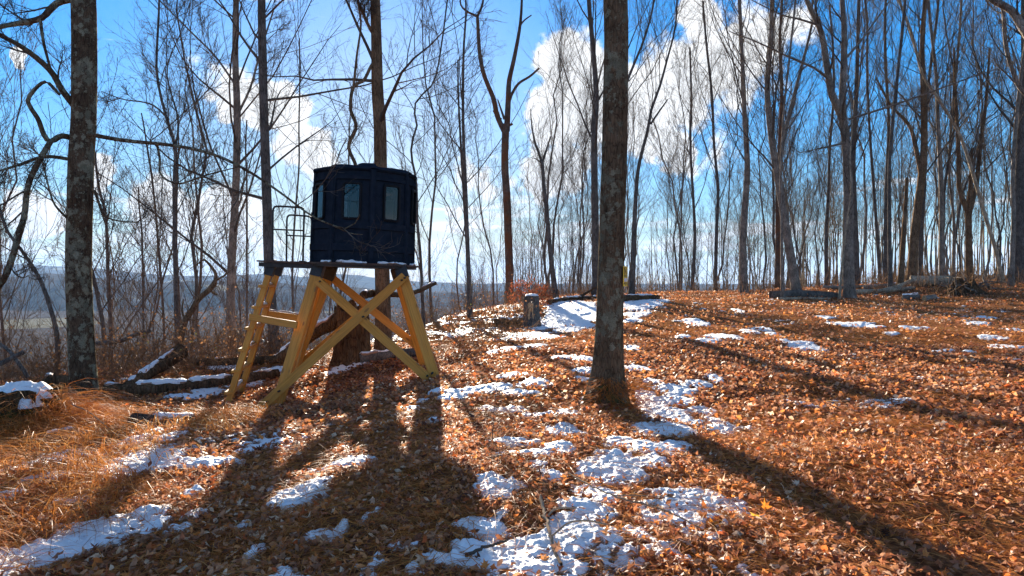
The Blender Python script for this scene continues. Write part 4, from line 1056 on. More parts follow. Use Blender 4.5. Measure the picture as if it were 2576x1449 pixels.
for q, (z0, z1, x0, x1) in enumerate(((.013, .018, -.05, .05), (.002, .008, -.05, .04), (-.010, -.004, -.05, .05), (-.098, -.094, -.01, .055), (-.088, -.083, -.01, .055), (-.078, -.073, -.01, .045))):
    quadbox('print_line', x0, x1, z0, z1, -.003, -.0005, 'ink', pl)
quadbox('white_box', -.05, .055, -.064, -.022, -.003, -.0005, 'white', pl)
V = [(-.045, -.003, -.1), (-.06, -.003, -.083), (-.055, -.003, -.073), (-.045, -.003, -.079), (-.035, -.003, -.073), (-.03, -.003, -.083)]
me = bpy.data.meshes.new('emblem'); me.from_pydata(V, [], [(0, 5, 4, 3, 2, 1)]); me.update(); me.materials.append(MAT['ink']); mobj('emblem', me, pl)
for zz in (-.105, .108):
    V2, Q2 = tubes(np.array([[[0, .03, zz], [0, -.004, zz]]]), np.full((1, 2), .004), 6); mobj('nail', npmesh('nail', V2, Q2, mat=MAT['steel']), sg)

# ================================================================== stumps and logs
def log(name, label, pts, r0, r1, mat='rot', seed=1, snow=None, group=None, cat='log', amp=.09, ends=True, parent=None, sides=16, rest=True, n=None, sink=.3):
    """pts: (column,row,distance); the log rests on the ground where rest is set"""
    wp = [W(*p) for p in pts]
    if rest == 'pick':
        wp = [np.array([*pix2ground(p[0], p[1]), 0.0]) for p in pts]
    if rest:
        for p, r_ in zip(wp, np.linspace(r0, r1, len(wp))): p[2] = g1(p[0], p[1]) + r_ * (1 - sink)
    n = n or max(16, int(np.linalg.norm(wp[-1] - wp[0]) / .05)); P, tt = resample(wp, n)
    R = np.interp(tt, [0, 1], [r0, r1])
    root = empty(name, tuple(wp[0]), label=label, cat=cat, group=group)
    org = wp[0]; a = Acc(); trunk_tube(a, P - org, R, sides, seed, amp)
    V = np.concatenate(a.V); Q = np.concatenate(a.Q)
    mobj('bark', npmesh('bark', V, Q, mat=MAT[mat]), root)
    if ends:
        for k, s_ in ((0, -1), (n - 1, 1)):
            ring = V[k * sides:(k + 1) * sides]; c = ring.mean(0)
            Tt = [(sides, q, (q + 1) % sides) if s_ > 0 else (sides, (q + 1) % sides, q) for q in range(sides)]
            me = npmesh('cut_end', np.vstack([ring * .999 + c * .001, c[None]]), None, np.array(Tt), mat=MAT['cutwood' if ends == 'cut' else mat], smooth=False)
            mobj('cut_end', me, root)
    if snow: snowcap(P, R * (1 + amp * .4), 'snow', root, seed + 3, **snow)
    return root
log('snowy_log', 'big dark rotten log under a long cap of snow beside the lichened tree', [(262, 990, 11.6), (420, 962, 11.9), (560, 940, 12.6), (700, 925, 13.3)], .125, .09, seed=2, snow=dict(wid=.62, h=.035, cover=.03))
log('snowy_log', 'long thin log lying under snow behind the ladder foot', [(480, 925, 14.6), (590, 915, 14.4), (730, 903, 14.4)], .10, .08, seed=3, snow=dict(wid=.6, h=.025, cover=.0))
lg = log('leaning_log', 'rotten brown log leaning up out of the snowy log into the brush', [(300, 985, 12.0), (360, 945, 12.6), (410, 915, 13.2), (455, 884, 13.8)], .07, .16, seed=4, snow=dict(wid=.6, h=.02, cover=.05), rest=False)
log('cut_log', 'short sawn log with a pale round end lying in the grass by the lichened tree', [(262, 1045, 9.4), (318, 1066, 9.05)], .085, .085, mat='bark_grey', seed=5, ends='cut', amp=.03, rest='pick', sink=-.2)
log('low_branch', 'long grey branch lying on the ground behind the sawn log', [(270, 1035, 9.8), (380, 1020, 10.4), (500, 1010, 10.8)], .03, .02, mat='bark_grey', seed=6, ends=False, sink=.1)
log('snowy_log', 'reddish half-buried log dusted with snow in front of the sawn log', [(335, 1090, 7.9), (400, 1080, 8.2), (490, 1082, 8.4)], .10, .08, mat='bark_red', seed=7, snow=dict(wid=.7, h=.03, cover=.15))
log('short_log', 'dark chunk of rotten log lying in the snow below the mossy stump', [(100, 1130, 7.2), (185, 1112, 7.5)], .08, .06, mat='bark_red', seed=8, snow=dict(wid=.6, h=.02, cover=.05))
log('snowy_log', 'small log end under snow behind the lichened trunk', [(120, 960, 13.0), (190, 962, 12.9)], .13, .13, seed=9, snow=dict(wid=.7, h=.04, cover=.15))
log('fallen_log', 'fallen trunk caught on the big broken stump, lined with snow', [(700, 905, 13.4), (790, 838, 13.4), (835, 815, 13.5), (880, 778, 13.6)], .10, .15, seed=10, snow=dict(wid=.7, h=.03, cover=.3), rest=False)
log('fallen_log', 'dark fallen limb propped behind the bare trunk and the stand', [(915, 742, 14.0), (950, 738, 14.9), (1010, 742, 15.6), (1050, 733, 16.0), (1096, 712, 16.4)], .085, .045, seed=11, snow=dict(wid=.7, h=.025, cover=.1), rest=False)
log('mossy_log', 'low mossy log under snow at the foot of the bare brown trunk', [(905, 905, 13.3), (985, 893, 13.5), (1075, 888, 13.9)], .11, .09, mat='bark_dark', seed=12, snow=dict(wid=.6, h=.03, cover=.0))
log('old_log', 'dark log running from the sawn stump towards the sign tree', [(1380, 775, 24), (1440, 762, 25), (1500, 752, 25.5)], .10, .08, seed=13, snow=dict(wid=.8, h=.04, cover=.2))
log('old_log', 'weathered log lying past the sign tree at the edge of the clearing', [(1560, 765, 23.5), (1610, 755, 24), (1655, 748, 24.5)], .13, .10, mat='rot', seed=14, snow=dict(wid=.6, h=.03, cover=.0))
log('old_log', 'stick-like log jutting towards the brush from the sawn stump', [(1243, 812, 20.5), (1290, 800, 20.6), (1325, 792, 20.7)], .09, .12, seed=15, snow=dict(wid=.8, h=.04, cover=.3))
log('old_log', 'thin dead branch angled up behind the old logs', [(1430, 760, 25), (1470, 740, 25.3), (1500, 722, 25.6)], .07, .03, seed=16, rest=False, ends=False)
log('rotten_log', 'dark rotten log lying between the leaning and the forked grey trees', [(1940, 752, 24.3), (2020, 750, 24.6), (2110, 748, 24.9)], .15, .12, mat='bark_dark', seed=17)
log('pale_branch', 'pale barkless branch in front of the dark rotten log', [(1960, 757, 23.6), (2030, 756, 23.8), (2090, 752, 24)], .05, .035, mat='bark_pale', seed=18, ends=False)
for q, (pts, a_, b_, lab) in enumerate([
    ([(2290, 712, 27.5), (2350, 716, 27.2), (2400, 722, 27.0)], .22, .2, 'thickest pale barkless log in the pile by the root mass'),
    ([(2140, 728, 26.5), (2220, 727, 26.3), (2300, 722, 26.5)], .10, .08, 'long pale log stretching from the pile towards the forked tree'),
    ([(2205, 732, 26.0), (2250, 724, 26.6), (2295, 706, 27.2)], .07, .09, 'pale log slanting up onto the pile of fallen logs'),
    ([(2170, 722, 28.0), (2260, 721, 28.2), (2340, 720, 28.4)], .08, .08, 'grey log at the back of the pile of fallen logs'),
    ([(2070, 716, 29), (2140, 720, 28.6), (2215, 722, 28.5)], .08, .05, 'grey branchy log half hidden behind the forked grey tree')]):
    log('fallen_log', lab, pts, a_, b_, mat='bark_pale' if q < 3 else 'bark_grey', seed=20 + q, group='pile of fallen logs', snow=dict(wid=.4, h=.02, cover=-.1) if q == 3 else None, sink=.0, rest=(q != 2))
log('short_log', 'short sawn chunk lying on the leaves before the root mass', [(2325, 748, 23.2), (2352, 746, 23.3)], .1, .1, mat='bark_grey', seed=26, ends='cut')
log('short_log', 'dark short log with snow on it before the root mass', [(2270, 745, 23.8), (2312, 744, 23.7)], .1, .1, mat='bark_dark', seed=27, snow=dict(wid=.8, h=.04, cover=.3))

def stump(name, label, px, py, Y, rb, rt, h, mat, seed, jag=.0, snow=0.0, tilt=(0, 0), cut=False, sides=40, flute=.12, rows=22, hollow=False):
    c = W(px, py, Y); gz = g1(c[0], c[1])
    root = empty(name, (c[0], c[1], gz - .08), (tilt[0], tilt[1], 0), label=label, cat='stump')
    th = np.arange(sides) / sides * 2 * math.pi; k = np.linspace(0, 1, rows)
    TH, K = np.meshgrid(th, k)
    jg = fbm(np.cos(TH) * 2.3 + seed, np.sin(TH) * 2.3, seed, 3) * 2 * jag + (hash2(np.floor(TH * 5), np.floor(TH * 5) * 0, seed) - .5) * jag * .7
    Hh = (h + .08) * (1 + jg)
    r = rt + (rb - rt) * (1 - K) ** 1.6 + rb * .3 * np.exp(-K * h / .13)
    r = r * (1 + flute * (fbm(np.cos(TH) * 3.4 + seed, np.sin(TH) * 3.4 + K * .5, seed + 2, 3) * 2) + flute * .35 * np.sin(TH * 11 + 3 * K))
    V = np.stack([r * np.cos(TH), r * np.sin(TH), K * Hh], -1)
    inner = V[-1] * np.array([.8, .8, 1]); inner[:, 2] -= .03 if not hollow else .25
    cen = np.array([[0, 0, inner[:, 2].mean()]])
    VV = np.vstack([V.reshape(-1, 3), inner, cen])
    i, j = np.meshgrid(np.arange(rows), np.arange(sides), indexing='ij'); j2 = (j + 1) % sides
    Q = np.stack([i * sides + j, i * sides + j2, (i + 1) * sides + j2, (i + 1) * sides + j], -1).reshape(-1, 4)
    T = np.array([(rows * sides + q, rows * sides + (q + 1) % sides, (rows + 1) * sides) for q in range(sides)])
    mobj('bark', npmesh('bark', VV, Q, T, mat=MAT[mat], smooth=True), root)
    if snow:
        n_ = 26; rr = np.linspace(0, 1, 8); A, Rr = np.meshgrid(np.linspace(0, 2 * math.pi, n_, endpoint=False), rr)
        top = (h + .08) + .012
        edge_ = rt * snow * (1 + .5 * fbm(np.cos(A) * 2 + seed, np.sin(A) * 2, seed + 9, 2))
        zz = top + .06 * np.sqrt(np.clip(1 - Rr ** 2, 0, 1)) * (1 + .8 * fbm(np.cos(A) * Rr * 5, np.sin(A) * Rr * 5, seed, 3))
        V = np.stack([edge_ * Rr * np.cos(A), edge_ * Rr * np.sin(A), zz], -1)
        i, j = np.meshgrid(np.arange(7), np.arange(n_), indexing='ij'); j2 = (j + 1) % n_
        Q = np.stack([i * n_ + j, i * n_ + j2, (i + 1) * n_ + j2, (i + 1) * n_ + j], -1).reshape(-1, 4)
        mobj('snow', npmesh('snow', V.reshape(-1, 3), Q, mat=MAT['snow']), root)
    return root
bs = stump('broken_stump', 'wide weathered broken stump standing behind the lumber stand', 886, 905, 13.6, .32, .32, 1.12, 'rot', 31, jag=.16, flute=.2, hollow=True, sides=56)
ss = stump('sawn_stump', 'dark sawn stump capped with snow, bark chipped to pale wood', 1337, 822, 20, .27, .215, .92, 'bark_dark', 33, snow=.95, flute=.1)
ch = np.array([[-.07, .25], [.02, .22], [.06, .28], [.09, .25], [.07, .45], [.08, .72], [-.04, .74], [-.09, .70], [-.06, .5], [-.09, .36]])
V = [(x_ - .03, -math.sqrt(max(.245 ** 2 - x_ ** 2, 0)) - .01 + .03 * (z_ - .2), z_ + .08) for x_, z_ in ch]
me = bpy.data.meshes.new('chipped_patch'); me.from_pydata(V, [], [tuple(range(len(V)))]); me.update(); me.materials.append(MAT['cutwood']); mobj('chipped_patch', me, ss)
ms = stump('mossy_stump', 'low mossy stump under a lumpy cap of snow, hung with grass', 55, 1098, 8.1, .46, .36, .48, 'mossy', 35, jag=.12, flute=.4, hollow=False)
stump('broken_stump', 'splintered brown stump just behind the snow-capped mossy one', 78, 985, 9.8, .17, .12, .42, 'rot', 37, jag=.35, flute=.2, tilt=(0, .25))
stump('broken_stump', 'small jagged stump in the brush beside the lichened tree', 140, 985, 11.0, .10, .08, .45, 'rot', 38, jag=.35, tilt=(0, -.15))
def snow_lump(parent, c, r, h, seed):
    n_ = 30; A, Rr = np.meshgrid(np.linspace(0, 2 * math.pi, n_, endpoint=False), np.linspace(0, 1, 12))
    X = Rr * np.cos(A); Yv = Rr * np.sin(A)
    ed = 1 + 1.3 * fbm(np.cos(A) * 2.2 + seed, np.sin(A) * 2.2, seed, 3)
    zz = h * np.sqrt(np.clip(1 - Rr ** 2.2, 0, 1)) * (1 + 1.8 * fbm(X * 4 + seed, Yv * 4, seed + 1, 3)) - .07 * Rr ** 3
    V = np.stack([c[0] + X * r[0] * ed, c[1] + Yv * r[1] * ed, c[2] + zz], -1)
    i, j = np.meshgrid(np.arange(11), np.arange(n_), indexing='ij'); j2 = (j + 1) % n_
    Q = np.stack([i * n_ + j, i * n_ + j2, (i + 1) * n_ + j2, (i + 1) * n_ + j], -1).reshape(-1, 4)
    mobj('snow', npmesh('snow', V.reshape(-1, 3), Q, mat=MAT['snow']), parent)
for q_, (c, r, h) in enumerate([((.03, -.03, .52), (.34, .30), .09), ((.24, -.24, .44), (.14, .12), .05), ((-.2, .1, .52), (.16, .15), .07)]):
    snow_lump(ms, c, r, h, 80 + q_)
# uprooted root mass by the log pile
rm = stump('root_mass', 'torn-up root mass of a fallen tree beside the pale logs', 2428, 738, 24.5, .55, .3, .42, 'rot', 39, jag=.5, flute=.5)
rg_ = np.random.default_rng(9); ra = Acc()
S0 = np.stack([rg_.normal(0, .3, 26), rg_.normal(0, .2, 26), rg_.uniform(.1, .45, 26)], -1); Dd = nrm(np.stack([rg_.normal(-.2, 1, 26), rg_.normal(0, 1, 26), rg_.uniform(.0, .9, 26)], -1))
Pp = [S0]
for q in range(6):
    Dd = nrm(Dd + rg_.normal(0, .3, Dd.shape)); Pp.append(Pp[-1] + Dd * .16)
ra.tube(np.stack(Pp, 1), np.linspace(.05, .01, 7)[None].repeat(26, 0) * rg_.uniform(.5, 1.2, (26, 1)), 6)
mobj('roots', ra.mesh('roots', MAT['bark_grey']), rm)
# crooked snag and dead limbs
build_tree('dead_snag', 'crooked dead snag with a broken hooked top, leaning in the brush', [(452, 870), (462, 815), (482, 782), (500, 752), (528, 728), (541, 710)], 15.5, 17, 13, H=.1, bark='bark_brown', seed=71, dead=True, cat='snag', limbs=[
    dict(p=[(540, 714, 0), (543, 690, 0), (532, 672, 0), (522, 660, 0), (512, 652, 0)], w=(10, 5), bare=True), dict(p=[(512, 654, 0), (500, 662, 0), (478, 676, .1)], w=(4, 2), bare=True),
    dict(p=[(538, 708, 0), (560, 696, 0), (580, 680, 0)], w=(6, 3), bare=True), dict(p=[(528, 730, 0), (545, 742, 0)], w=(6, 5), bare=True), dict(p=[(470, 798, 0), (485, 806, -.1), (500, 803, -.1)], w=(5, 2), bare=True), dict(p=[(466, 808, 0), (458, 780, 0), (462, 752, 0)], w=(6, 3), bare=True)])
log('low_branch', 'forked dead branch poking up from the brush behind the lichened tree', [(240, 865, 15.5), (300, 858, 15.3), (345, 840, 15.0), (378, 832, 15.0)], .05, .04, mat='bark_dark', seed=73, rest=False)
log('low_branch', 'dead limb leaning across the brush behind the splintered stump', [(-30, 930, 9.0), (30, 900, 9.2), (60, 885, 9.3)], .03, .03, mat='bark_dark', seed=74, rest=False, ends=False)
log('low_branch', 'curving dead branch hanging above the splintered brown stump', [(-20, 855, 9.4), (20, 880, 9.3), (55, 925, 9.2), (70, 950, 9.2)], .022, .028, mat='bark_dark', seed=75, rest=False, ends=False)

# ================================================================== snow lying in patches
patches_px = [
 (60,1408,110,42),(170,1372,120,42),(270,1335,110,36),(365,1300,60,26),(30,1435,80,40),(395,1325,25,25),
 (130,1160,80,22),(120,1205,60,28),(200,1150,40,14),(25,1248,30,12),(180,1262,40,9),
 (370,1150,90,24),(330,1180,70,24),(290,1205,40,14),(440,1170,70,14),(510,1170,60,12),(560,1160,60,8),(330,1115,25,14),(400,1085,40,9),(430,1102,40,10),(360,1075,40,5),(610,1140,40,8),(655,1125,25,6),
 (745,1252,62,30),(720,1265,40,20),(800,1228,22,20),(870,1167,55,14),(815,1185,40,7),(480,1300,32,14),(455,1330,30,16),(610,1325,18,9),(490,1245,22,10),(800,1355,50,16),(860,1335,16,18),(640,1395,16,7),(680,1235,14,6),(920,1305,8,5),(950,1290,8,4),
 (1040,1445,40,10),(1240,1232,48,26),(1285,1225,35,14),(1265,1295,18,12),(1190,1315,35,11),(1235,1335,45,22),(1190,1380,50,16),(1160,1405,22,9),
 (1625,1000,28,12),(1640,1030,40,18),(1680,1050,55,20),(1650,1085,70,24),(1700,1090,60,18),(1560,1110,50,18),(1620,1125,75,24),(1690,1125,45,16),(1560,1160,60,26),(1625,1165,60,22),(1490,1185,40,18),(1540,1205,65,26),(1590,1200,40,20),(1470,1235,40,18),(1520,1250,60,24),(1450,1275,40,18),(1490,1295,55,24),(1440,1325,55,24),(1390,1355,45,22),(1470,1350,40,22),(1330,1390,80,28),(1420,1395,50,24),(1260,1420,80,26),(1360,1430,90,22),(1450,1430,35,20),
 (1690,985,55,10),(1750,965,55,8),(1640,960,30,6),(1800,955,22,10),(1700,1010,40,10),(1770,1040,40,9),(1740,1065,35,8),(1815,1085,22,14),(1790,1060,25,10),
 (1290,945,55,9),(1230,978,80,10),(1180,985,60,9),(1340,965,50,8),(1140,1000,40,7),(1300,990,50,6),(1350,1050,40,8),(1280,1035,40,6),(1330,1140,55,12),(1290,1118,60,10),(1250,1150,30,9),(1420,1090,55,12),(1400,1130,40,10),(1350,1175,25,10),(1390,1200,30,12),(1430,1045,30,8),(1480,1010,20,6),(1230,1030,25,6),
 (1420,898,40,7),(1470,905,30,6),(1345,870,35,5),(1290,880,40,4),(1245,887,22,5),(1330,845,60,6),(1290,852,40,4),(1390,850,40,5),(1470,935,40,6),(1470,955,28,6),
 (1425,790,65,14),(1400,815,60,9),(1460,812,45,9),(1470,775,40,8),(1370,822,35,7),(1430,832,40,5),(1350,800,14,6),(1490,795,30,8),
 (1590,772,45,6),(1630,762,40,5),(1600,790,45,4),(1590,805,30,4),(1650,755,40,2.5),(1590,880,25,4),(1600,930,45,7),
 (1815,848,55,8),(1780,858,45,6),(1845,856,40,6),(2010,868,45,7),(2035,880,50,5),(1975,860,28,5),(1750,812,32,5),(1720,848,22,4),(2150,818,50,3.2),(2110,815,28,3),(2195,823,28,3),(2290,826,22,3),(2375,885,34,3),(2440,887,24,3),(2495,852,34,3.5),(2480,800,36,2),(2550,832,34,3),(2535,874,30,5),(2545,905,20,3),(1920,830,26,4),(1888,836,26,5),(1945,840,22,3),(2450,815,40,2.5),(2080,800,22,2),(1860,785,14,2),(2240,840,25,3),(2330,825,14,2),
 (600,962,70,12),(655,948,45,12),(530,985,50,9),(480,1000,40,5),(690,935,30,9),(430,1000,30,4),(905,908,50,7),(870,925,40,5),(960,902,40,6),(840,940,40,4),(1170,837,30,6),(1140,842,25,3),(560,925,40,4),
 (1095,985,18,8),(1060,1010,18,5),(1040,1030,14,4),(1090,1060,20,6),
]
PT = []
for px, py, rx, ry in patches_px:
    gx, gy = pix2ground(px, py); h = CZ - g1(gx, gy)
    PT.append((gx, gy, rx * gy / F, max(ry * gy * gy / (F * max(h, .5)), .08)))
def snow_mask(x, y):
    m_ = np.full(x.shape, -2.0)
    for gx, gy, rx, ry in PT:
        d = 1 - np.sqrt(((x - gx) / rx) ** 2 + ((y - gy) / ry) ** 2)
        m_ = np.maximum(m_, (1.35 * d + .05) * min(1.0, (max(rx, ry) / .32) ** .5))
    speck = vn(x * .9, y * .9, 61)
    m_ = np.maximum(m_, (speck - .93) * 2.2 * (y < 16))
    m_ = m_ + 1.0 * fbm(x * 2.1, y * 2.1, 40, 3) + 1.0 * fbm(x * 7, y * 7, 44, 3) + .85 * fbm(x * 21, y * 21, 47, 3)
    return m_ + .03 - .16 * sstep(7.5, 10, y) - .16 * sstep(9, 16, y) * sstep(1, 3, x)
rr = np.concatenate([np.geomspace(2.4, 9, 600), np.geomspace(9, 30, 260)[1:]])
aa = np.radians(np.linspace(-44, 44, 940))
A, Rr = np.meshgrid(aa, rr); x = Rr * np.sin(A); y = Rr * np.cos(A)
x = x + .004 * Rr * (hash2(np.arange(x.size).reshape(x.shape), 0, 1) - .5) * .4
m_ = snow_mask(x, y)
th_ = np.clip(m_, -.08, .6)
lump = fbm(x * 23, y * 23, 50, 3); lump2 = np.abs(fbm(x * 9, y * 9, 53, 2))
z = ground(x, y) + np.where(th_ > 0, .004 + .026 * np.sqrt(np.maximum(th_, 0)) + .052 * lump * np.minimum(1, np.maximum(th_, 0) * 5) + .014 * lump2, .35 * th_)
n0, n1_ = x.shape
i, j = np.meshgrid(np.arange(n0 - 1), np.arange(n1_ - 1), indexing='ij')
ok = (m_[:-1, :-1] > -.01) | (m_[1:, :-1] > -.01) | (m_[:-1, 1:] > -.01) | (m_[1:, 1:] > -.01)
Q = np.stack([i * n1_ + j, i * n1_ + j + 1, (i + 1) * n1_ + j + 1, (i + 1) * n1_ + j], -1)[ok]
used = np.unique(Q); remap = np.full(x.size, -1); remap[used] = np.arange(len(used))
V = np.stack([x, y, z], -1).reshape(-1, 3)[used]
sn = mobj('snow', npmesh('snow', V, remap[Q][:, ::-1], mat=MAT['snow'], attr={'depth': m_.ravel()[Q].mean(1)}), label='old melting snow lying in patches among the fallen leaves', cat='snow', kind='stuff')
if sn.data.polygons[0].normal.z < 0: sn.data.flip_normals()
print('snow quads', len(Q))

# ================================================================== fallen leaves
def leaf_shape(kind, g):
    if kind == 0:      # lobed
        a = np.array([0, 22, 45, 62, 90, 118, 135, 158, 180, 225, 270, 315]); r = np.array([.75, .35, .85, .4, 1.0, .4, .85, .35, .75, .35, .55, .35])
    elif kind == 1:    # oval
        a = np.array([0., 55, 90, 130, 200, 270]); r = np.array([.5, .6, 1.0, .62, .5, .9])
    else:
        a = np.array([45., 135., 225., 315.]); r = np.ones(4) * .8
    p = np.stack([np.cos(np.radians(a)) * r, np.sin(np.radians(a)) * r], -1)
    return p
def scatter_leaves(x, y, size, kind, g, lift=.015, curl=.5, tilt=.45):
    sh = leaf_shape(kind, g); k = len(sh); n = len(x)
    z = ground(x, y); sm = snow_mask(x, y); z = z + np.where(sm > 0, .006 + .03 * np.sqrt(np.clip(sm, 0, .6)), 0)
    u = np.concatenate([sh, [[0, 0]]], 0)
    loc = np.zeros((n, k + 1, 3)); loc[:, :, :2] = u[None] * (size[:, None, None] * .5)
    cu_ = g.normal(0, curl, (n, 1)); cv_ = g.normal(0, curl * .7, (n, 1))
    loc[:, :, 2] = (cu_ * u[None, :, 0] ** 2 + cv_ * u[None, :, 1] ** 2 + g.normal(0, .13, (n, k + 1))) * size[:, None] * .5
    yaw = g.uniform(0, 6.283, n); ax = g.normal(0, tilt, n); ay = g.normal(0, tilt, n)
    cx, sx_ = np.cos(ax), np.sin(ax); cy, sy_ = np.cos(ay), np.sin(ay); cz, sz = np.cos(yaw), np.sin(yaw)
    X, Yv, Z = loc[..., 0], loc[..., 1], loc[..., 2]
    Yv, Z = Yv * cx[:, None] - Z * sx_[:, None], Yv * sx_[:, None] + Z * cx[:, None]
    X, Z = X * cy[:, None] + Z * sy_[:, None], -X * sy_[:, None] + Z * cy[:, None]
    X, Yv = X * cz[:, None] - Yv * sz[:, None], X * sz[:, None] + Yv * cz[:, None]
    V = np.stack([X + x[:, None], Yv + y[:, None], Z + (z + lift + np.abs(g.normal(0, lift, n)) + .12 * size * (np.abs(ax) + np.abs(ay)))[:, None]], -1)
    q = np.arange(k); b = (np.arange(n) * (k + 1))[:, None, None]
    if kind == 3:
        T = np.stack([np.array([0, 1, 2]), np.array([0, 2, 3])])[None] + b
        T = T.reshape(-1, 3); tint = np.clip(g.beta(1.5, 1.6, n) + .42 * (vn(x * .7, y * .7, 70) * .6 + vn(x * 2.2, y * 2.2, 71) * .4 - .5), 0, 1)
        return V.reshape(-1, 3), T, np.repeat(tint, 2)
    if k == 4:
        T = np.stack([np.array([0, 1, 4]), np.array([1, 2, 4]), np.array([2, 3, 4]), np.array([3, 0, 4])])[None] + b
    else:
        T = np.stack([np.full(k, k), q, (q + 1) % k], -1)[None] + b
    T = T.reshape(-1, 3)
    tint = np.clip(g.beta(1.5, 1.6, n) + .42 * (vn(x * .7, y * .7, 70) * .6 + vn(x * 2.2, y * 2.2, 71) * .4 - .5), 0, 1)
    return V.reshape(-1, 3), T, np.repeat(tint, k)
def wedge(n, r0, r1, g, half=42, p=2.0):
    r = (r0 ** p + (r1 ** p - r0 ** p) * g.random(n)) ** (1 / p); a = np.radians(g.uniform(-half, half, n))
    return r * np.sin(a), r * np.cos(a)
lg_ = np.random.default_rng(12)
VV = []; TT = []; TI = []; off = 0
for (n, r0, r1, s0, s1, kind) in ((7400, 2.3, 7.2, .05, .095, 0), (30000, 2.3, 7.2, .03, .07, 1), (66000, 6.8, 14, .045, .09, 3), (60000, 13.5, 36, .05, .10, 3), (5000, .6, 2.4, .06, .1, 2)):
    x, y = wedge(n, r0, r1, lg_, 80 if r1 < 2.5 else (58 if r1 < 8 else 47))
    sm = snow_mask(x, y); az = np.degrees(np.arctan2(x, y))
    keep = (sm < 0.03) | (lg_.random(n) < .4 * np.exp(-np.maximum(sm, 0) * 5))
    keep &= ~((az < -6) & (y > 15.5))
    gp = vn(x * .8, y * .8, 80); keep &= lg_.random(n) < np.where(gp > .62, .55, 1)
    x, y = x[keep], y[keep]
    v, tt_, ti = scatter_leaves(x, y, lg_.uniform(s0, s1, len(x)), kind, lg_, lift=.014 if r1 < 16 else .02, tilt=.46 if r1 < 16 else .5)
    VV.append(v); TT.append(tt_ + off); TI.append(ti); off += len(v)
mobj('leaf_litter', npmesh('leaf_litter', np.concatenate(VV), None, np.concatenate(TT), smooth=False, mat=MAT['leaf'], attr={'tint': np.concatenate(TI)}), label='carpet of brown and orange fallen leaves over the whole clearing', cat='leaves', kind='stuff')
print('leaf tris', sum(len(t_) for t_ in TT))

# ================================================================== dry grass, flattened in swirls and tufts
def ribbons(S, D, Ln, wid, n, arch, g, zfloor=True):
    """curved blades: S start (N,3), D heading (N,3), arch = how far they rise before they fall over"""
    Nn = len(S); s = np.linspace(0, 1, n)
    bend = g.normal(0, .5, Nn)
    hx = np.arctan2(D[:, 0], D[:, 1])[:, None] + bend[:, None] * s[None]
    step = Ln[:, None] / (n - 1)
    pitch = arch[:, None] * (1 - 1.55 * s[None])
    dx = np.sin(hx) * np.cos(pitch) * step; dy = np.cos(hx) * np.cos(pitch) * step; dz = np.sin(pitch) * step
    P = np.stack([S[:, :1] + np.cumsum(dx, 1) - dx[:, :1], S[:, 1:2] + np.cumsum(dy, 1) - dy[:, :1], S[:, 2:3] + np.cumsum(dz, 1) - dz[:, :1]], -1)
    side = np.stack([np.cos(hx), -np.sin(hx), g.normal(0, .35, (Nn, 1)) * np.ones((1, n))], -1); side = nrm(side)
    wv_ = wid[:, None] * (1 - .85 * s[None] ** 2)
    A = P - side * wv_[..., None] / 2; B = P + side * wv_[..., None] / 2
    V = np.stack([A, B], 2).reshape(-1, 3)
    b = (np.arange(Nn) * n * 2)[:, None]; k = np.arange(n - 1)[None] * 2
    Q = np.stack([b + k, b + k + 1, b + k + 3, b + k + 2], -1).reshape(-1, 4)
    return V, Q
gg = np.random.default_rng(21)
VV = []; QQ = []; TI = []; off = 0
def grass_clumps(nc, per, r0, r1, Ln, wid, arch, n, half=46, pmask=None, spread=.16, upright=0.0):
    global off
    x, y = wedge(nc, r0, r1, gg, half)
    gm = vn(x * .45 + 9, y * .45, 90) * .6 + vn(x * 1.3, y * 1.3, 91) * .4
    az = np.degrees(np.arctan2(x, y))
    keep = (gm > .37) & ~((az < -6) & (y > 15.5)) & (snow_mask(x, y) < .12)
    if pmask is not None: keep &= pmask(x, y)
    x, y = x[keep], y[keep]; nc = len(x)
    head = (vn(x * .35, y * .35, 95) * 7 + gg.normal(0, .6, nc))
    X = (x[:, None] + gg.normal(0, spread, (nc, per))).ravel(); Yy = (y[:, None] + gg.normal(0, spread, (nc, per))).ravel()
    Hh = (head[:, None] + gg.normal(0, .75, (nc, per))).ravel()
    D = np.stack([np.sin(Hh), np.cos(Hh), 0 * Hh], -1); Nn = len(X)
    S = np.stack([X, Yy, ground(X, Yy) + .01], -1)
    V, Q = ribbons(S, D, gg.uniform(*Ln, Nn), gg.uniform(*wid, Nn), n, np.abs(gg.normal(arch, .3, Nn)) + upright, gg)
    ti = np.clip(np.repeat(gg.normal(.5, .2, nc), per) + gg.normal(0, .2, Nn), 0, 1)
    VV.append(V); QQ.append(Q + off); TI.append(np.repeat(ti, n - 1)); off += len(V)
grass_clumps(2700, 18, 2.4, 8, (.12, .38), (.0026, .0055), .4, 4)
grass_clumps(4800, 9, 7.5, 17, (.14, .36), (.005, .010), .5, 3)
grass_clumps(5400, 6, 16, 36, (.18, .42), (.011, .02), .6, 2)
# tall grass by the mossy stump and along the left bank
leftm = lambda x, y: (x < -2.2 - .12 * y) & (x > -8)
grass_clumps(1000, 24, 4.2, 10.5, (.35, .85), (.004, .0075), 1.1, 5, pmask=leftm, spread=.10, upright=.2)
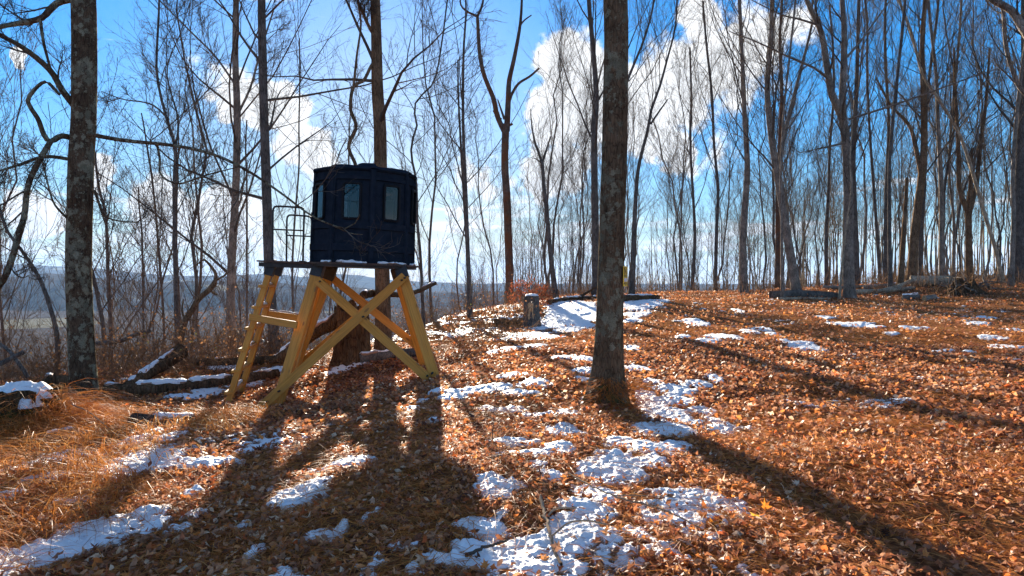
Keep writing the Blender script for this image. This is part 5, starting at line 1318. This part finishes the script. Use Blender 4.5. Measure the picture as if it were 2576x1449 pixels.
# skirt of straw hanging at the foot of the sign tree
bx, by = W(1540, 1020, 8.0)[:2]
Nn = 420; a = gg.uniform(-.9, 1.9, Nn); rr_ = gg.uniform(.22, .34, Nn)
Hh = a + gg.normal(0, .3, Nn); X = bx + rr_ * np.sin(a) * .9; Yy = 8.1 - rr_ * np.cos(a) * .9
S = np.stack([X, Yy, ground(X, Yy) + gg.uniform(.02, .34, Nn)], -1)
D = np.stack([np.sin(Hh), -np.cos(Hh), 0 * Hh], -1)
V, Q = ribbons(S, D, gg.uniform(.2, .5, Nn), gg.uniform(.004, .007, Nn), 6, gg.normal(-.5, .3, Nn), gg)
V[:, 2] = np.maximum(V[:, 2], ground(V[:, 0], V[:, 1]) + .015)
VV.append(V); QQ.append(Q + off); TI.append(np.repeat(gg.uniform(.0, .6, Nn), 5)); off += len(V)
cxs, cys = W(55, 1098, 8.1)[:2]
Nn = 3800; a = gg.uniform(-2.2, 2.4, Nn); rr_ = gg.uniform(.28, 1.25, Nn)
Hh = a + gg.normal(0, .5, Nn); X = cxs + rr_ * np.sin(a); Yy = cys - rr_ * np.cos(a) * .9
S = np.stack([X, Yy, ground(X, Yy) + np.clip(gg.uniform(.0, .5, Nn) * (1.1 - rr_), 0, .5)], -1)
D = np.stack([np.sin(Hh), -np.cos(Hh), 0 * Hh], -1)
V, Q = ribbons(S, D, gg.uniform(.25, .75, Nn), gg.uniform(.004, .008, Nn), 5, gg.normal(.55, .4, Nn), gg)
V[:, 2] = np.maximum(V[:, 2], ground(V[:, 0], V[:, 1]) + .01)
VV.append(V); QQ.append(Q + off); TI.append(np.repeat(gg.uniform(.0, .75, Nn), 4)); off += len(V)
mobj('dry_grass', npmesh('dry_grass', np.concatenate(VV), np.concatenate(QQ), smooth=True, mat=MAT['grass'], attr={'tint': np.concatenate(TI)}), label='flattened dry straw-coloured grass growing through the leaves', cat='grass', kind='stuff')
print('grass quads', sum(len(t_) for t_ in QQ))

# ================================================================== brush along the brink and behind the blind
bg_ = np.random.default_rng(31)
def brush_points(n):
    px = bg_.uniform(-160, 1330, n); Yb = bg_.uniform(13.2, 20, n)
    Yb = np.where(px > 1050, bg_.uniform(15.5, 25, n), Yb)
    x = (px - CX) / F * Yb
    d = (vn(x * .6, Yb * .6, 33) > .34)
    d &= ~((px > 760) & (px < 1080) & (Yb < 14.6))
    return x[d], Yb[d]
x, y = brush_points(3300); Nn = len(x)
S = np.stack([x, y, ground(x, y) - .03], -1)
D = nrm(np.stack([bg_.normal(0, .55, Nn), bg_.normal(0, .55, Nn), bg_.uniform(.5, 1.2, Nn)], -1))
Ln = bg_.uniform(.5, 1.6, Nn); Pp = [S]
for q in range(5):
    D = nrm(D + bg_.normal(0, .16, D.shape) + np.array([0, 0, -.13])); Pp.append(Pp[-1] + D * Ln[:, None] / 5)
P = np.stack(Pp, 1); R = bg_.uniform(.004, .009, (Nn, 1)) * np.linspace(1, .5, 6)[None]
ba = Acc(); ba.tube(P, R, 3)
P2, R2 = sprout(P, R, 4, .3, 1, 42, .4, 3, .0, .2, .8, .0025, bg_); ba.tube(P2, R2, 3)
mobj('brush', ba.mesh('brush', MAT['twig_brush']), label='tangled brown bramble stems along the brink of the slope', cat='brush', kind='stuff')
tips = np.concatenate([P2[:, -1], P2[:, 2]]); tips = tips[bg_.random(len(tips)) < .55]
k = len(tips); ori = nrm(bg_.normal(size=(k, 3))); o2 = nrm(np.cross(ori, bg_.normal(size=(k, 3)))); s_ = bg_.uniform(.015, .035, (k, 1))
V = np.stack([tips - ori * s_, tips + o2 * s_ * .6, tips + ori * s_, tips - o2 * s_ * .6], 1).reshape(-1, 3)
mobj('brush_leaves', npmesh('brush_leaves', V, np.arange(4 * k).reshape(-1, 4), smooth=False, mat=MAT['brush_leaf'], attr={'tint': bg_.random(k)}), label='small withered leaves still clinging to the brambles', cat='leaves', kind='stuff')
# knee-high dead weeds where the clearing meets the wood
az = np.radians(bg_.uniform(-2, 44, 3600)); r = bg_.uniform(25, 44, 3600); x = r * np.sin(az); y = r * np.cos(az)
k_ = (r > 27 + 3 * vn(np.degrees(az) * .4, az * 0, 3)) & (vn(x * .4, y * .4, 36) > .3); x, y = x[k_], y[k_]; Nn = len(x)
S = np.stack([x, y, ground(x, y) - .02], -1); D = nrm(np.stack([bg_.normal(0, .4, Nn), bg_.normal(0, .4, Nn), np.ones(Nn)], -1)); Ln = bg_.uniform(.25, 1.0, Nn); Pp = [S]
for q in range(3):
    D = nrm(D + bg_.normal(0, .2, D.shape)); Pp.append(Pp[-1] + D * Ln[:, None] / 3)
P = np.stack(Pp, 1); R = bg_.uniform(.006, .012, (Nn, 1)) * np.linspace(1, .5, 4)[None]
wa = Acc(); wa.tube(P, R, 3); P2, R2 = sprout(P, R, 2, .3, 1, 40, .45, 3, .02, .2, .8, .005, bg_); wa.tube(P2, R2, 3)
mobj('weeds', wa.mesh('weeds', MAT['twig_brush']), label='dead brown weeds and stems where the clearing meets the wood', cat='weeds', kind='stuff')
# tuft of russet leaves hanging on the bush behind the sawn stump
bq = W(1330, 770, 23.0); bq[2] = g1(bq[0], bq[1])
bush = empty('russet_bush', tuple(bq), label='small bush still holding russet leaves behind the sawn stump', cat='bush')
Nn = 16; D = nrm(np.stack([bg_.normal(0, .5, Nn), bg_.normal(0, .5, Nn), np.ones(Nn)], -1)); Pp = [np.zeros((Nn, 3))]
for q in range(5):
    D = nrm(D + bg_.normal(0, .15, D.shape) + [0, 0, -.05]); Pp.append(Pp[-1] + D * bg_.uniform(.16, .23, (Nn, 1)))
P = np.stack(Pp, 1); R = np.full((Nn, 1), .008) * np.linspace(1, .4, 6)[None]; a_ = Acc(); a_.tube(P, R, 4)
P2, R2 = sprout(P, R, 7, .4, 1, 50, .4, 4, -.03, .2, .7, .003, bg_); a_.tube(P2, R2, 3); mobj('stems', a_.mesh('stems', MAT['twig_brush']), bush)
tips = P2[:, 1:].reshape(-1, 3); tips = np.repeat(tips, 3, 0) + bg_.normal(0, .04, (len(tips) * 3, 3)); k = len(tips)
ori = nrm(bg_.normal(size=(k, 3))); o2 = nrm(np.cross(ori, bg_.normal(size=(k, 3)))); s_ = bg_.uniform(.02, .045, (k, 1))
V = np.stack([tips - ori * s_, tips + o2 * s_ * .6, tips + ori * s_, tips - o2 * s_ * .6], 1).reshape(-1, 3)
MAT['russet'] = litter_mat('russet_leaf', [(0, (.20, .045, .022)), (1, (.36, .11, .045))], .4, .6)
mobj('leaves', npmesh('leaves', V, np.arange(4 * k).reshape(-1, 4), smooth=False, mat=MAT['russet'], attr={'tint': bg_.random(k)}), bush)

# ================================================================== sticks and single leaves in the foreground
def stick(name, label, pts, r0, r1, seed, mat='straw_stick', lifts=None, subs=()):
    g = np.random.default_rng(seed)
    def wp(L_):
        out_ = []
        for k, p in enumerate(L_):
            x_, y_ = pix2ground(p[0], p[1]); out_.append(np.array([x_, y_, g1(x_, y_) + .03 + (p[2] if len(p) > 2 else 0)]))
        return out_
    P, tt = resample(wp(pts), max(16, len(pts) * 6)); P = P + g.normal(0, r0 * .35, P.shape)
    root = empty(name, tuple(P[0]), label=label, cat='stick'); a = Acc()
    a.tube((P - P[0])[None], np.interp(tt, [0, 1], [r0, r1])[None], 7); org = P[0]
    mobj('stem', a.mesh('stem', MAT[mat]), root)
    for s_ in subs:
        P, tt = resample(wp(s_), 14); a = Acc(); a.tube((P - org)[None], np.interp(tt, [0, 1], [r0 * .55, r1 * .6])[None], 6); mobj('side_twig', a.mesh('side_twig', MAT[mat]), root)
stick('fallen_stick', 'forked brown stick lying down the snow bank below the sign tree', [(1360, 1278, .03), (1372, 1320, .02), (1383, 1365, .02), (1395, 1400), (1412, 1447, .02)], .011, .008, 1, subs=[[(1385, 1375, .02), (1430, 1352, .05), (1480, 1342, .04), (1530, 1345, .02)], [(1374, 1325, .02), (1400, 1318, .06), (1450, 1312, .05)]])
stick('fallen_stick', 'long thin twig stretching from the snow bank over the leaves', [(1430, 1225, .06), (1500, 1265, .06), (1580, 1295, .05), (1660, 1310, .04), (1760, 1350, .02)], .006, .004, 2, subs=[[(1540, 1282, .06), (1620, 1302, .1), (1700, 1308, .1)]])
stick('fallen_stick', 'dark stick lying half in snow inside the shadow of the blind', [(1170, 1418, .01), (1210, 1405, .02), (1240, 1398, .02), (1278, 1385, .03)], .010, .006, 3, mat='twig')
stick('bare_seedling', 'single thin bare seedling standing in the leaves before the stand', [(1238, 1118), (1242, 1112, .2), (1248, 1108, .42), (1256, 1106, .62)], .004, .002, 4, mat='twig', subs=[[(1242, 1112, .2), (1262, 1110, .34)], [(1248, 1108, .4), (1232, 1106, .55)]])
stick('fallen_stick', 'pale stick poking out of the leaves beside a foot of the stand', [(1120, 1000, .02), (1150, 975, .12), (1180, 962, .22)], .007, .005, 6)
stick('fallen_stick', 'pale straight stick lying in the tall grass below the lichened tree', [(180, 1080, .25), (230, 1090, .18), (300, 1125, .06)], .006, .004, 7)
stick('fallen_stick', 'curved twig over the snow below the reddish log', [(340, 1100, .05), (400, 1090, .22), (440, 1110, .1)], .004, .003, 8)
def single_leaf(label, px, py, size, rot, seed, tint):
    g = np.random.default_rng(seed); x_, y_ = pix2ground(px, py)
    sh = leaf_shape(0, g); k = len(sh); u = np.vstack([sh, [[0, 0]]]) * size * .5
    z_ = .9 * (u[:, 0] ** 2) / size + g.normal(0, .04 * size, k + 1)
    me = npmesh('blade', np.column_stack([u, z_]), None, np.array([(k, q, (q + 1) % k) for q in range(k)]), smooth=False, mat=MAT['orange_leaf'], attr={'tint': np.full(k, tint)})
    root = empty('fallen_leaf', (x_, y_, g1(x_, y_) + .06), rot, label=label, cat='leaf'); mobj('blade', me, root)
    V, Q = tubes(np.array([[[0, 0, 0], [0, -size * .5, .005], [.01, -size * .8, 0]]]), np.full((1, 3), .0016), 5); mobj('stalk', npmesh('stalk', V, Q, mat=MAT['straw_stick']), root)
single_leaf('bright orange leaf standing on edge beside the shadow of the sign tree', 1925, 1300, .11, (1.2, .1, .3), 1, .1)
single_leaf('yellow curled leaf at the edge of the shadow of the sign tree', 1905, 1325, .10, (.35, .2, 1.4), 2, .95)
single_leaf('flat orange leaf among brown ones below the bright upright leaf', 1795, 1342, .09, (.2, -.3, 2.4), 3, .2)

# ================================================================== haze in the valley air
x0, x1, y0, y1, z0, z1 = -9500, 9500, -7600, 9500, -140, 260
V = [(x_, y_, z_) for z_ in (z0, z1) for x_, y_ in ((x0, y0), (x1, y0), (x1, y1), (x0, y1))]
me = bpy.data.meshes.new('haze'); me.from_pydata(V, [], [(3, 2, 1, 0), (4, 5, 6, 7), (0, 1, 5, 4), (1, 2, 6, 5), (2, 3, 7, 6), (3, 0, 4, 7)]); me.update()
m = bpy.data.materials.new('haze'); m.use_nodes = True; t = m.node_tree; t.nodes.clear(); o = N(t, 'ShaderNodeOutputMaterial')
pv = N(t, 'ShaderNodeVolumePrincipled'); pv.inputs['Color'].default_value = (.38, .62, 1.0, 1); pv.inputs['Density'].default_value = .00012; pv.inputs['Anisotropy'].default_value = 0.0
t.links.new(pv.outputs[0], o.inputs['Volume']); me.materials.append(m)
mobj('haze', me, kind='stuff', label='thin bluish winter haze filling the valley air', cat='haze')
